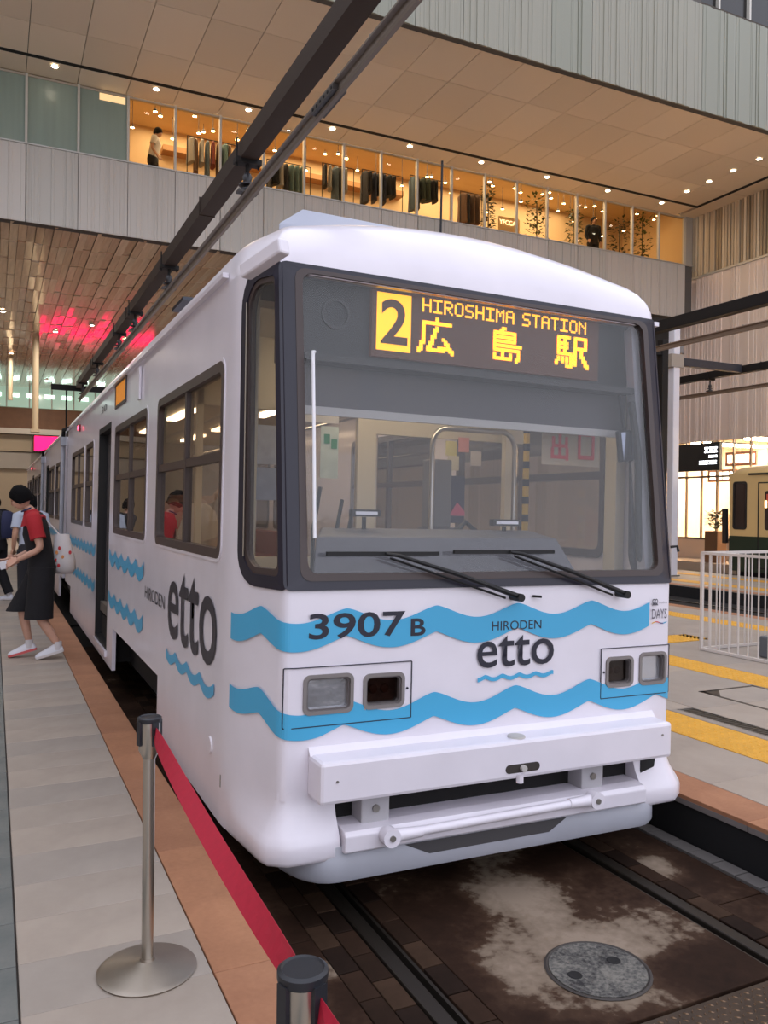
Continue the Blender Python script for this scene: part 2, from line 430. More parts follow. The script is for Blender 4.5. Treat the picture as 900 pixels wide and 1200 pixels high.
# track bed in front of and under the tram
tb = struct(MB().box(-1.34, 1.345, -8, 46, -0.3, -0.045).build('track_bed', TRKD), 'stained concrete track bed with sunken rails')
ys_p = [-8.0, -6.5, -5.0, -3.5, -2.0, -1.125] + [-1.12 + 1.42*i for i in range(1, 9)]
def panel_row(x0, x1, ys, m):
    for a, b in zip(ys[:-1], ys[1:]):
        MB().box(x0, x1, a+0.004, b-0.004, -0.045, random.uniform(-0.0015, 0.0005)).build('track_panel', m, tb, bevel=0.003)
panel_row(-0.548, 0.655, [y for y in ys_p if y >= -1.13], ASPH)
panel_row(-0.655, 0.655, [-8, -6.5, -5, -3.5, -2.0], ASPH)
panel_row(-1.315, -0.98, [-8, -5, -3.2, -1.8, -0.9, -0.1, 0.9, 2.2, 4, 8], ASPH)
panel_row(0.880, 1.19, [-8, -5, -3.2, -1.7, -0.6, 0.5, 1.6, 3, 5, 8], ASPH)
MB().box(-1.315, 1.3, 10.24, 46, -0.045, -0.01).build('track_panel', TRKD, tb)
for x in (-0.735, 0.735):
    s = 1 if x > 0 else -1
    rl = MB(); rl.box(x-0.035, x+0.035, -8, 46, -0.045, 0.002)
    rl.build('rail', RAILM, tb, bevel=0.008)
    MB().box(x - s*0.08, x - s*0.066, -8, 46, -0.045, -0.006).build('groove_lip', RAILM, tb)
SETT = [mat('dark_sett_%d' % k, c, 0.8, noise=(12, 0.2), spec=0.12) for k, c in enumerate(((42, 29, 21), (50, 35, 26), (36, 25, 19), (62, 46, 35)))]
settm = [slab_mesh('sett', 0.095, 0.192, 0.046, m) for m in SETT]
for i in range(48):
    for x in (-0.83, -0.93, -0.60, 0.83):
        o = bpy.data.objects.new('sett', settm[(i*5+int(abs(x)*100)*3) % 4]); COL.objects.link(o); o.parent = tb; o.location = (x, -2.6 + 0.2*i + (0.1 if x in (-0.93,) else 0), -0.0455 + random.uniform(0, 0.002))
kb = slab_mesh('kerb_block', 0.098, 0.148, 0.05, KERB)
for i in range(60):
    o = bpy.data.objects.new('kerb_block', kb); COL.objects.link(o); o.parent = tb; o.location = (1.255, -2.2 + 0.155*i, -0.045 + random.uniform(0, 0.003))
# diamond plate
MB().box(-0.64, 0.64, -1.985, -1.14, -0.045, -0.001).build('steel_plate', mat('rusty_plate_steel', (74, 60, 48), 0.45, metal=0.5, noise=(6, 0.25)), tb)
dp = MB()
for i in range(40):
    for j in range(26):
        cx = -0.62 + i*0.0315; cy = -1.965 + j*0.032; a = PI/4 if (i+j) % 2 else -PI/4
        u = (math.cos(a), math.sin(a)); w = (-u[1], u[0]); L, W = 0.012, 0.0035
        dp.loft([[(cx+u[0]*L*p+w[0]*W*q, cy+u[1]*L*p+w[1]*W*q, -0.001) for p, q in ((1,0),(0,1),(-1,0),(0,-1))], [(cx+u[0]*L*.6*p+w[0]*W*.5*q, cy+u[1]*L*.6*p+w[1]*W*.5*q, 0.002) for p, q in ((1,0),(0,1),(-1,0),(0,-1))]])
d_ = dp.build('plate_tread', mat('worn_tread_steel', (128, 104, 82), 0.35, metal=0.7), tb); d_['kind'] = 'stuff'
# manhole
mh = thing('manhole_cover', 'round pitted grey manhole cover set between the tram rails', 'manhole cover', (-0.005, -0.80, 0.0))
MB().lathe([(0.0, 0.0), (0.212, 0.0), (0.215, 0.004), (0.205, 0.007), (0.2, 0.004), (0.198, 0.003), (0.0, 0.003)], n=40).build('rim', mat('manhole_rim', (58, 52, 48), 0.6), mh, smooth=30)
MB().lathe([(0.0, 0.003), (0.196, 0.003), (0.196, 0.0065), (0.0, 0.0065)], n=40).build('lid', world_noise_mat('pitted_manhole_iron', [(0.3, (44,42,42)), (0.48, (90,88,84)), (0.7, (124,120,112))], 5.0, 0.6, fine=0.9), mh)
for dx, dy in ((-0.115, 0.0), (0.10, 0.02)):
    MB().lathe([(0.0, 0.0066), (0.03, 0.0066), (0.026, 0.0090), (0.016, 0.0075), (0.0, 0.0072)], c=(dx, dy, 0), n=14).build('lifting_hole', mat('manhole_hole', (20, 18, 18), 0.8), mh)

# far platforms and trenches on the right
p3 = struct(MB().box(11.3, 14.8, -10, 46, -0.05, 0.26).build('platform_far', PAVE[0]), 'narrow platform between the far tracks')
MB().box(11.28, 11.3, -10, 46, -0.05, 0.24).build('platform_face', EDGEK, p3); MB().box(14.8, 14.82, -10, 46, -0.05, 0.24).build('platform_face', EDGEK, p3)
for a, b, m_ in ((11.3, 11.55, ORANGE[0]), (12.0, 12.45, YEL), (13.7, 14.1, YEL)): MB().box(a, b, -10, 46, 0.26, 0.264).build('paving_band', m_, p3)
t2 = struct(MB().box(8.44, 11.28, -10, 46, -0.2, 0.0).build('track_bed_far', TRKD))
t3 = struct(MB().box(14.82, 17.7, -10, 46, -0.2, 0.0).build('track_bed_outer', TRKD))
for t_, xc in ((t2, 9.86), (t3, 16.26)):
    for s in (-1, 1): MB().box(xc + s*0.735 - 0.035, xc + s*0.735 + 0.035, -10, 46, 0, 0.02).build('rail', RAILM, t_)
p4 = struct(MB().box(17.7, 30, -10, 46, -0.05, 0.28).build('concourse_floor', mat('polished_beige_floor', (196, 172, 148), 0.25)), 'pale concourse floor before the shop')

# ------------------------------------------------------------------ building
RIBM = [mat('ribbed_panel_%s' % k, c, 0.45) for k, c in (('a', (184,177,168)), ('b', (178,173,164)), ('c', (188,181,172)))]
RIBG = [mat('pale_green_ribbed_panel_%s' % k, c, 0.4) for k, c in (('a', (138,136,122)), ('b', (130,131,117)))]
def ribbed_mesh(name, w, h, seed, m):
    """sheet of irregular vertical ribs; lies in x-z, front towards -y"""
    rnd = random.Random(seed); pts = [(0.0, 0.02)]; x = 0.012
    while x < w - 0.05:
        g = rnd.choice((0.03, 0.045, 0.06, 0.09)); d = rnd.choice((0.0, 0.012, 0.022))
        pts += [(x, d), (min(x+g-0.008, w-0.02), d)]; x += g
    pts.append((w, 0.02))
    loop = pts + [(w, 0.05), (0, 0.05)]
    mb = MB(); mb.prism(loop, lambda a, b: (a, b, 0), lambda a, b: (a, b, h))
    me = mb.mesh(name); me.materials.append(m); return me
MOD = 1.120
GYG = 17.47     # glazing plane set back behind the parapet
GY = 17.0        # glass line of the gallery
X0 = -1.63       # a seam
def ribbed_row(parent, x_first, n, y, z0, z1, mats, pitch=MOD, rotz=0.0, seed=0):
    kinds = [ribbed_mesh('ribbed_panel', pitch-0.014, z1-z0, seed+k, mats[k % len(mats)]) for k in range(3)]
    for i in range(n):
        o = bpy.data.objects.new('ribbed_panel', kinds[(i*2+i//3) % 3]); COL.objects.link(o); o.parent = parent
        if rotz == 0: o.location = (x_first + i*pitch + 0.007, y, z0)
        else: o.location = (y, x_first - i*pitch - 0.007, z0)
        o.rotation_euler = (0, 0, rotz)
BACKM = mat('panel_backing', (84, 80, 76), 0.8)
wf = struct(MB().box(-9.5, 18.86, GY+0.05, GY+0.3, 8.30, 10.06).build('wall_gallery', BACKM), 'pale ribbed parapet wall below the gallery shop windows')
ribbed_row(wf, X0 - 7*MOD, 25, GY, 8.30, 10.06, RIBM, seed=1)
MB().box(-9.5, 18.86, GY-0.02, GYG+0.1, 10.06, 10.09).build('sill', mat('aluminium_sill', (180, 178, 172), 0.4, metal=0.4), wf)

# soffit
ce = struct(MB().box(-9.5, 19.25, 11.9, GYG+0.12, 12.0, 12.3).build('ceiling', mat('soffit_backing', (44, 38, 34), 0.9)), 'beige panelled soffit over the gallery windows')
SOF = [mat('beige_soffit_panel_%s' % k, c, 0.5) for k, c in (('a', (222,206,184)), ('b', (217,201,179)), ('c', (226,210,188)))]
rows_y = [(11.9, 13.42), (13.42, 15.24), (15.24, 16.54), (16.68, GYG)]
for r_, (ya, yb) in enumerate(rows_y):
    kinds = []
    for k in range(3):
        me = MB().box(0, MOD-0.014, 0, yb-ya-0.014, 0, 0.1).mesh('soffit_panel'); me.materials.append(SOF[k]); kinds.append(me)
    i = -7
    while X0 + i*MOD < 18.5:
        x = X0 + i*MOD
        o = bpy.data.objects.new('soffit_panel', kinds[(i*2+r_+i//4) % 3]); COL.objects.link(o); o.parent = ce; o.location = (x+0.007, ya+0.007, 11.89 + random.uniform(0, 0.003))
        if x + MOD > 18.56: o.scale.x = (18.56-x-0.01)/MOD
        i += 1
MB().box(-9.5, 18.68, 16.53, 16.69, 11.895, 11.905).build('shadow_slot', mat('black_slot', (14, 12, 11), 0.8), ce)
MB().box(18.54, 18.70, 11.9, 16.69, 11.895, 11.905).build('shadow_slot', MATS['black_slot'], ce)

# upper fascia above the soffit
wu = struct(MB().box(-9.5, 30, 11.75, 11.9, 11.86, 14.5).build('wall_upper', BACKM), 'pale green-grey ribbed wall above the soffit')
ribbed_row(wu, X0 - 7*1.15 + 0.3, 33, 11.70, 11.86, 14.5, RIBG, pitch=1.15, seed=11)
wu2 = struct(MB().box(-9.5, 13.6, 11.75, 11.95, 14.5, 18).build('wall_upper_storey', BACKM))
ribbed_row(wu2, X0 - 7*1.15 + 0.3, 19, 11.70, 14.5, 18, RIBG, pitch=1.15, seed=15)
w9 = struct(MB().box(13.6, 30, 11.95, 12.0, 14.5, 18).build('window_9', mat('dark_upper_window', (30, 28, 28), 0.2)), 'dark upper gallery window at the top right')
for i in range(8): MB().box(14.3+i*1.1, 14.36+i*1.1, 11.85, 11.95, 14.5, 18).build('mullion', mat('pale_mullion', (190, 186, 176), 0.4), w9)
MB().box(13.6, 30, 11.8, 11.95, 14.5, 14.62).build('planting_edge', mat('rough_dark_edge', (70, 62, 54), 0.9, noise=(30, 0.4)), w9)

# right building wall
wr = struct(MB().box(19.30, 19.5, -10, 46, 4.22, 9.76).build('wall_right', BACKM), 'pale ribbed side wall above the shopfront')
WRM = [mat('warm_ribbed_panel_%s' % k, c, 0.45) for k, c in (('a', (232,212,196)), ('b', (226,208,192)))]
ribbed_row(wr, GY+1.2, 23, 19.25, 4.22, 9.76, WRM, rotz=-PI/2, seed=21, pitch=1.2)
MB().box(19.22, 19.5, -10, GY+1.2, 9.76, 9.83).build('ledge', mat('aluminium_sill', (180, 178, 172), 0.4), wr)
struct(MB().box(19.30, 19.5, GY+2.0, 46, -0.05, 4.22).build('wall_right_lower', mat('beige_side_wall_r', (196, 182, 166), 0.7)))
wrl = struct(MB().box(19.44, 19.54, -10, GYG+0.3, 9.83, 11.98).build('wall_louvre', mat('dark_louvre_backing', (110, 94, 74), 0.6)), 'brown vertical louvres on the side wall under the soffit')
LV = [mat('louvre_%s' % k, c, 0.4) for k, c in (('a', (190,172,146)), ('b', (156,136,110)), ('c', (210,194,168)))]
lvm = []
for k in range(3):
    me = MB().box(0, 0.10, -0.045, 0.045, 0, 2.06).mesh('louvre'); me.materials.append(LV[k]); lvm.append(me)
for i in range(70):
    o = bpy.data.objects.new('louvre', random.choice(lvm)); COL.objects.link(o); o.parent = wrl; o.location = (19.28 + random.uniform(0, 0.04), GYG - 0.05 - i*0.125, 9.83)
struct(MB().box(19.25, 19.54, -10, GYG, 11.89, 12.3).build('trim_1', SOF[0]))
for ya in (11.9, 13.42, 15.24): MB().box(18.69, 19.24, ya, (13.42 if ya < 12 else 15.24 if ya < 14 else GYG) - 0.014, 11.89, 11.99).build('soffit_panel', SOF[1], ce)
ct = struct(MB().box(18.95, 19.25, GYG-0.05, GYG+0.1, 10.06, 11.89).build('trim_2', mat('aluminium_sill', (180, 178, 172), 0.4)))

# wooden ceiling over the far tracks
WZ = 8.30
WOOD = [mat('plank_%s' % k, c, 0.16, noise=(2.0, 0.18, (4, 0.4, 1)), coat=1.0) for k, c in (('a', (228,194,162)), ('b', (206,166,134)), ('c', (238,212,182)), ('d', (220,186,154)), ('e', (232,202,172)))]
wc = struct(MB().box(-9.5, 18, GY+0.1, 46, WZ+0.16, WZ+0.4).build('ceiling_wood', mat('plank_backing', (120, 96, 78), 0.6)), 'ceiling of glossy wooden planks over the far end of the tracks')
PLW, PLL = 0.19, 1.62
pm = []
for k in range(5):
    me = MB().box(-PLW/2+0.006, PLW/2-0.006, 0.012, PLL-0.012, 0, 0.05).mesh('plank'); me.materials.append(WOOD[k]); pm.append(me)
cnt = 0; far = [MB() for _ in range(5)]
for r_ in range(18):
    for i in range(-35, 60):
        x = 0.05 + i*PLW; y = GY+0.12 + r_*PLL
        dz = ((i*7) % 5)*0.012; k = ((i*3+(i//4)) % 5) if random.random() < 0.7 else random.randrange(5)
        inview = -2.5 < x < 3.4 - r_*0.1
        if inview and cnt < 300:
            o = bpy.data.objects.new('plank', pm[k]); COL.objects.link(o); o.parent = wc; o.location = (x, y, WZ + dz); o.rotation_euler = (random.uniform(-0.006, 0.018), random.uniform(-0.05, 0.05), 0); cnt += 1
        else:
            far[k].box(x-PLW/2+0.006, x+PLW/2-0.006, y+0.012, y+PLL-0.012, WZ+dz, WZ+dz+0.05)
for k in range(5):
    o = far[k].build('plank_field', WOOD[k], wc); o['kind'] = 'stuff'

# far end of the hall
wb = struct(MB().box(-12, 20, 46.2, 46.5, -0.05, 8.6).build('wall_back', mat('beige_end_wall', (176, 160, 138), 0.7)), 'far end wall of the hall in bands of beige brown and white')
MB().box(-12, 20, 46.0, 46.2, 6.0, 7.15).build('brown_band', mat('brown_band', (112, 78, 54), 0.6, noise=(3, 0.12)), wb)
MB().box(-12, 20, 45.5, 46.2, 5.68, 5.98).build('white_band', mat('white_band', (200, 192, 180), 0.6), wb)
MB().box(-12, 20, 45.9, 46.2, 4.75, 5.66).build('beige_band', mat('beige_band', (172, 156, 132), 0.6), wb)
MB().box(-12, 20, 46.0, 46.2, 3.8, 4.7).build('grey_band', mat('grey_band', (168, 160, 150), 0.6), wb)
wg = struct(MB().box(-12, 20, 46.05, 46.15, 7.2, 8.5).build('window_8', mat('lit_green_glass', (130, 150, 130), 0.15, emit=((150, 176, 158), 0.8))), 'strip of lit greenish glass above the brown band')
for i in range(28): MB().box(-12+i*1.15, -11.94+i*1.15, 46.0, 46.05, 7.2, 8.5).build('mullion', MATS['pale_mullion'], wg)
for i in range(20):
    MB().box(-6+i*0.9, -5.5+i*0.9, 46.0, 46.04, 7.75, 7.95).build('lit_panel', mat('cool_lamp', (235, 250, 245), 0.5, emit=((215, 245, 235), 4.5)), wg)
# unseen left side wall, moved in and lengthened to dim light on the tram
struct(MB().box(-9.2, -9.0, -12, 46, -0.05, 9.5).build('wall_left_light_block', mat('beige_side_wall', (172, 160, 146), 0.7)))

# ================================================================== THE WHITE TRAM
HW, FXB, AY = 1.245, 1.125, 0.47
def _bez(p0, p1, p2, n):
    return [tuple((1-t)**2*a + 2*t*(1-t)*b + t*t*c for a, b, c in zip(p0, p1, p2)) for t in [i/n for i in range(n+1)]]
_cd = math.hypot(HW-FXB, AY); _cu = ((HW-FXB)/_cd, AY/_cd)
_pp = [(0.0, 0.0), (0.4, 0.0), (0.8, 0.0)] + _bez((FXB-0.035, 0), (FXB, 0), (FXB+_cu[0]*0.05, _cu[1]*0.05), 6) + \
      _bez((HW-_cu[0]*0.12, AY-_cu[1]*0.12), (HW, AY), (HW, AY+0.12), 5) + [(HW, 1.0), (HW, 1.5), (HW, 60.0)]
_cum = [0.0]
for a, b in zip(_pp[:-1], _pp[1:]): _cum.append(_cum[-1] + math.hypot(b[0]-a[0], b[1]-a[1]))
SB, SA = FXB-0.005, FXB-0.005+_cd-0.01
def prof(s):
    sg = -1.0 if s < 0 else 1.0; t = abs(s)
    for i in range(len(_cum)-1):
        if t <= _cum[i+1] or i == len(_cum)-2: break
    L = _cum[i+1]-_cum[i]; k = (t-_cum[i])/L
    x = _pp[i][0] + (_pp[i+1][0]-_pp[i][0])*k; y = _pp[i][1] + (_pp[i+1][1]-_pp[i][1])*k
    e = 0.02
    return sg, x, y
def pnorm(s):
    a = prof(s-0.015); b = prof(s+0.015)
    d = Vector((b[0]*b[1]-a[0]*a[1], b[2]-a[2], 0)).normalized()
    return Vector((d.y, -d.x, 0))
def s_of_y(y): return _cum[-2] + (y-1.5)   # on the straight flank, any y
def lw(s):
    t = abs(s)
    return 1.0 if t <= SB else max(0.0, 1-(t-SB)/(SA-SB))
def surf(s, z, d=0.0):
    """outer skin of the front section; d = depth inwards (negative = proud)"""
    sg, x, y = prof(s); n = pnorm(s)
    y += 0.180*max(0.0, (z-1.49)/1.48)*lw(s)
    return (sg*x - n.x*d, y - n.y*d, z)
def fsurf(x, z, d=0.0): return surf(x, z, d)      # on the flat front s == x
def lside(y, z, d=0.0): return (-HW + d, y, z)
def rside(y, z, d=0.0): return (HW - d, y, z)

tram = thing('tram', 'white articulated tram with blue wave stripes, number 3907 and an amber destination display', 'tram', (0.02, 0, 0))
tram.rotation_euler = (0, math.radians(0.75), 0)
Y1 = 10.25
SIDE_W = [(0.66, 2.50), (2.93, 4.74), (6.60, 7.42), (7.66, 9.45)]
WZ0, WZ1 = 1.60, 2.585
DOOR = (5.06, 6.10, 0.40, 2.68)
SQ = SB + 0.40     # outer end of the quarter windows
holes = [(-SQ+0.045, SQ-0.045, 1.53, 2.935), (-SA-0.02, SA+0.02, 0.2, 0.56)]
for sg in (-1, 1):
    for a, b in SIDE_W:
        u = sorted((sg*s_of_y(a+0.03), sg*s_of_y(b-0.03))); holes.append((u[0], u[1], WZ0+0.03, WZ1-0.03))
    a, b = sorted((sg*s_of_y(2.30), sg*s_of_y(4.65))); holes.append((a, b, 0.2, 0.69))
    a, b = sorted((sg*s_of_y(9.3), sg*s_of_y(10.3))); holes.append((a, b, 0.2, 0.66))
u = (-s_of_y(DOOR[1]), -s_of_y(DOOR[0])); holes.append((u[0], u[1], DOOR[2], DOOR[3]))
for x0, x1 in ((-1.045, -0.775), (-0.755, -0.515), (0.655, 0.865), (0.885, 1.10)): holes.append((x0, x1, 0.93, 1.105))
ub = [s for c in _cum if c < 3 for s in (c, -c)] + [s_of_y(Y1), -s_of_y(Y1)] + [h for q in holes for h in q[:2]] + [SA, -SA, SB, -SB]
vb = [0.29, 0.56, 0.8, 1.2, 1.49, 1.9, 2.3, 2.7, 2.97] + [h for q in holes for h in q[2:] if 0.29 < h < 2.97]
body = holed(ub, vb, holes, surf, 0.035).build('body_shell', WHITE, tram, smooth=35)
# roof with its rounded front
def roof_target(s):
    sg, x, y = prof(s); t = abs(s)
    if t <= SB: return sg*x*0.8, 0.62
    if t <= SA:
        f = (t-SB)/(SA-SB)*PI/2; return sg*(0.9+0.145*math.sin(f)), 0.62+0.25*(1-math.cos(f))
    yy = 0.87+(y-AY)*(0.63/1.03) if y < 1.5 else y
    return sg*1.045, yy
def zt(x): return 3.15 + 0.24*(1-(x/HW)**2)
ss = sorted(set([round(q, 4) for c in _cum if c < 3 for q in (c, -c)] + [round(i*0.14, 4) for i in range(-8, 9)] + [s_of_y(2.5), -s_of_y(2.5), s_of_y(Y1), -s_of_y(Y1)]))
rings = []
for k in range(9):
    th = PI/2*k/8; row = []
    for s in ss:
        p = surf(s, 2.97); q = roof_target(s); c = 1-math.cos(th)
        row.append((p[0]+(q[0]-p[0])*c, p[1]+(q[1]-p[1])*c, 2.97+(zt(q[0])-2.97)*math.sin(th)))
    rings.append(row)
rf = MB(); rf.loft(rings, closed=False)
pairs = [s for s in ss if s >= SB-0.001]
top = []
for s in pairs:
    qx, qy = roof_target(s); top.append([(qx*(-1+2*i/12), qy, zt(qx*(-1+2*i/12))) for i in range(13)])
rf.loft(top, closed=False)
rme = rf.mesh('roof')
bm = bmesh.new(); bm.from_mesh(rme); bmesh.ops.remove_doubles(bm, verts=bm.verts, dist=0.004); bmesh.ops.recalc_face_normals(bm, faces=bm.faces); bm.to_mesh(rme); bm.free()
obj('roof', rme, WHITE, tram, smooth=50)
# seam between cap and corner, rain bracket at the corner
br = MB(); br.bar((-1.27, 0.24, 2.92), (-1.17, -0.02, 2.985), 0.06, 0.07); br.build('gutter_end', WHITE, tram, bevel=0.01)
MB().bar((-1.262, 0.62, 3.005), (-1.262, Y1, 3.005), 0.03, 0.025).build('rain_gutter', WHITE, tram)
MB().bar((1.262, 0.3, 3.0), (1.262, Y1, 3.005), 0.03, 0.025).build('rain_gutter', WHITE, tram)
MB().bar((1.20, 0.30, 2.86), (1.225, 0.36, 2.98), 0.03, 0.04).build('gutter_end', WHITE, tram)
# roof cowl and aerial
cw = MB(); cw.loft([[(-0.86, 1.05, 3.2), (0.86, 1.05, 3.2), (0.86, 1.05, 3.40), (-0.86, 1.05, 3.40)], [(-0.84, 1.22, 3.2), (0.84, 1.22, 3.2), (0.66, 1.22, 3.57), (-0.66, 1.22, 3.57)],
                    [(-0.84, 4.2, 3.2), (0.84, 4.2, 3.2), (0.66, 4.2, 3.57), (-0.66, 4.2, 3.57)]])
cw.v = [(x, y, z+(0.07 if z > 3.3 else 0)) for x, y, z in cw.v]; cw.build('roof_cowl', mat('blue_grey_cowl', (166, 170, 184), 0.5), tram, bevel=0.015)
MB().cyl((0.22, 1.1, 3.25), (0.22, 1.1, 4.06), 0.007, n=6).build('aerial', BLACK, tram)

# windscreen surround
wf_o = rrect(-SB-0.005, SB+0.005, 1.487, 2.982, 0.03, 3); wf_i = rrect(-1.055, 1.055, 1.530, 2.958, 0.05, 3)
def dens(loop, m=5):
    out = []
    for a, b in zip(loop, loop[1:]+loop[:1]):
        for k in range(m): out.append((a[0]+(b[0]-a[0])*k/m, a[1]+(b[1]-a[1])*k/m))
    return out
MB().ring(dens(wf_o, 3), dens(wf_i, 3), fsurf, 0.05, -0.012).build('windscreen_surround', NAVY, tram, smooth=40)
i1 = rrect(-1.057, 1.057, 1.528, 2.960, 0.05, 3); i2 = rrect(-1.022, 1.022, 1.560, 2.940, 0.05, 3)
MB().ring(i1, i2, fsurf, 0.03, -0.016).build('windscreen_trim', BROWNF, tram)
MB().prism(rrect(-1.04, 1.04, 1.545, 2.95, 0.04, 3), lambda a, b: fsurf(a, b, 0.004), lambda a, b: fsurf(a, b, 0.010)).build('windscreen', GLASS, tram)
for sg in (-1, 1):
    def qf(a, b, d, sg=sg): return surf(sg*a, b, d)
    o_ = rrect(SB-0.01, SQ, 1.487, 2.982, (0.03, 0.16, 0.20, 0.02), 6); i_ = rrect(SB+0.035, SQ-0.05, 1.545, 2.92, (0.03, 0.12, 0.16, 0.03), 6)
    qs = MB().ring(o_, i_, qf, 0.05, -0.008).build('quarter_window_frame', NAVY, tram, smooth=40)
    i3 = rrect(SB+0.05, SQ-0.075, 1.575, 2.895, (0.03, 0.10, 0.14, 0.03), 6)
    MB().ring(i_, i3, qf, 0.03, -0.002).build('gasket', BROWNF, qs)
    ln = [qf(a, b, -0.010) for a, b in [(SQ-0.062, 1.62 + 1.2*k/8) for k in range(9)]]
    MB().tube(ln, 0.004, 6).build('chrome_bead', CHROME, qs)
    MB().prism(i_, lambda a, b: qf(a, b, 0.006), lambda a, b: qf(a, b, 0.012)).build('quarter_window', GLASS, qs)
# headlamp panels
for sg, x0, x1, lamps in ((-1, -1.118, -0.495, ((-1.032, -0.79, 'h'), (-0.742, -0.53, 's'))), (1, 0.636, 1.118, ((0.668, 0.856, 's'), (0.898, 1.092, 'h')))):
    hl = [(a+0.012, b-0.012, 0.948 if k == 's' else 0.945, 1.088 if k == 's' else 1.10) for a, b, k in lamps]
    MB().ring(dens(rrect(x0-0.003, x1+0.003, 0.880, 1.148, 0.004, 1), 16), dens(rrect(x0+0.001, x1-0.001, 0.884, 1.144, 0.003, 1), 16), fsurf, -0.005, -0.0092).build('panel_seam', INK, tram)
    pn = holed([x0, x1] + [q for q in (-1.1, -1.08, 1.08, 1.1) if x0 < q < x1] + [h for q in hl for h in q[:2]], [0.884, 1.144] + [h for q in hl for h in q[2:]], hl, lambda a, b, d: fsurf(a, b, d-0.004), 0.008).build('headlamp_panel', WHITE, tram)
    for xs in ((x1-0.02) if sg < 0 else (x0+0.02),): MB().cyl((xs, -0.003, 1.02), (xs, -0.008, 1.02), 0.006, n=8).build('panel_screw', INK, pn)
    for (a, b, k), h in zip(lamps, hl):
        z0, z1 = h[2]-0.012, h[3]+0.012
        R_ = 0.032
        lp = MB().ring(rrect(a, b, z0, z1, R_, 5), rrect(a+0.016, b-0.016, z0+0.016, z1-0.016, R_*0.7, 5), fsurf, 0.005, -0.012).build('headlamp' if k == 'h' else 'signal_lamp', mat('grey_lamp_bezel', (128, 122, 120), 0.4), tram, smooth=40)
        MB().ring(rrect(a+0.016, b-0.016, z0+0.016, z1-0.016, R_*0.7, 5), rrect(a+0.024, b-0.024, z0+0.024, z1-0.024, R_*0.6, 5), fsurf, 0.06, 0.0).build('lamp_tub', mat('lamp_tub_grey', (110, 104, 104), 0.35, metal=0.3), lp)
        cx, cz = (a+b)/2, (z0+z1)/2; rx, rz = (b-a)/2-0.022, (z1-z0)/2-0.022
        if k == 'h':
            rows = []
            for i in range(7):
                f = i/6.0; loop = rrect(cx-rx*(1-f*0.85), cx+rx*(1-f*0.85), cz-rz*(1-f*0.85), cz+rz*(1-f*0.85), R_*0.5*(1-f*0.8), 4)
                rows.append([fsurf(p, q, 0.022+0.055*math.sin(f*PI/2)) for p, q in loop])
            MB().loft(rows, caps=True).build('reflector', mat('lamp_reflector', (240, 240, 244), 0.18, metal=0.8, bump=(9, 0.25)), lp, smooth=60)
            MB().lathe([(0, 0), (0.022, 0), (0.018, 0.018), (0.008, 0.026), (0, 0.028)], n=14).build('bulb_cap', CHROME, lp).matrix_local = Matrix.Translation(fsurf(cx, cz, 0.068)) @ Matrix.Rotation(PI/2, 4, 'X')
            MB().prism(rrect(cx-rx, cx+rx, cz-rz, cz+rz, R_*0.5, 4), lambda p, q: fsurf(p, q, 0.012), lambda p, q: fsurf(p, q, 0.016)).build('lens', glass_mat('lens_glass', (246, 247, 248), 0.3, rough=0.02), lp)
        else:
            MB().prism(rrect(cx-rx, cx+rx, cz-rz, cz+rz, R_*0.5, 4), lambda p, q: fsurf(p, q, 0.045), lambda p, q: fsurf(p, q, 0.06)).build('signal_backing', mat('signal_lamp_dark', (124, 106, 102), 0.3, noise=(30, 0.3)), lp)
            for dx in (-0.4, 0.3): MB().lathe([(0, 0), (0.024, 0), (0.02, 0.01), (0, 0.014)], n=12).build('signal_bulb', mat('dim_amber_bulb', (112, 74, 60), 0.25), lp).matrix_local = Matrix.Translation(fsurf(cx+rx*dx, cz, 0.046)) @ Matrix.Rotation(PI/2, 4, 'X')
            MB().prism(rrect(cx-rx, cx+rx, cz-rz, cz+rz, R_*0.5, 4), lambda p, q: fsurf(p, q, 0.022), lambda p, q: fsurf(p, q, 0.027)).build('lens', glass_mat('signal_glass', (190, 178, 172), 1.2), lp)

# blue waves on the front and round the corner
def wave_band(name, s0, s1, top, bot, ph, T, fn, m=BLUE, n=260, ramp=0.0):
    a_, b_ = [], []
    for i in range(n+1):
        s = s0+(s1-s0)*i/n; q = abs(math.sin(PI*(s-ph)/T))
        up = max(0.0, -s-0.95)*ramp
        a_.append((s, top[0]-(top[0]-top[1])*q**1.4+up)); b_.append((s, bot[0]-(bot[0]-bot[1])*q**1.15+up))
    K = 12; idx = [[(s, z+(z2-z)*k/K) for (s, z), (_, z2) in zip(a_, b_)] for k in range(K+1)]
    mb = MB(); mb.v = [fn(s, z, -0.0075) for row in idx for s, z in row]
    for k in range(K):
        for i in range(n):
            cs = (idx[k][i][0]+idx[k+1][i+1][0])/2; cz = (idx[k][i][1]+idx[k+1][i+1][1])/2
            if any(h[0] < cs < h[1] and h[2] < cz < h[3] for h in LAMP_CUT): continue
            mb.f.append((k*(n+1)+i, k*(n+1)+i+1, (k+1)*(n+1)+i+1, (k+1)*(n+1)+i))
    return mb.build(name, m, tram)
LAMP_CUT = [(a+0.008, b-0.008, 0.941, 1.104) for a, b in ((-1.032, -0.79), (-0.742, -0.53), (0.668, 0.856), (0.898, 1.092))]
wave_band('wave_stripe', -SA+0.02, 0.962, (1.404, 1.342), (1.280, 1.216), -0.366, 0.464, surf)
wave_band('wave_stripe', -SA+0.02, SB-0.005, (0.992, 0.925), (0.878, 0.813), -0.370, 0.464, surf, ramp=0.12)
wave_band('logo_wave', -0.13, 0.325, (1.055, 1.040), (1.035, 1.020), -0.085, 0.10, surf, n=60)
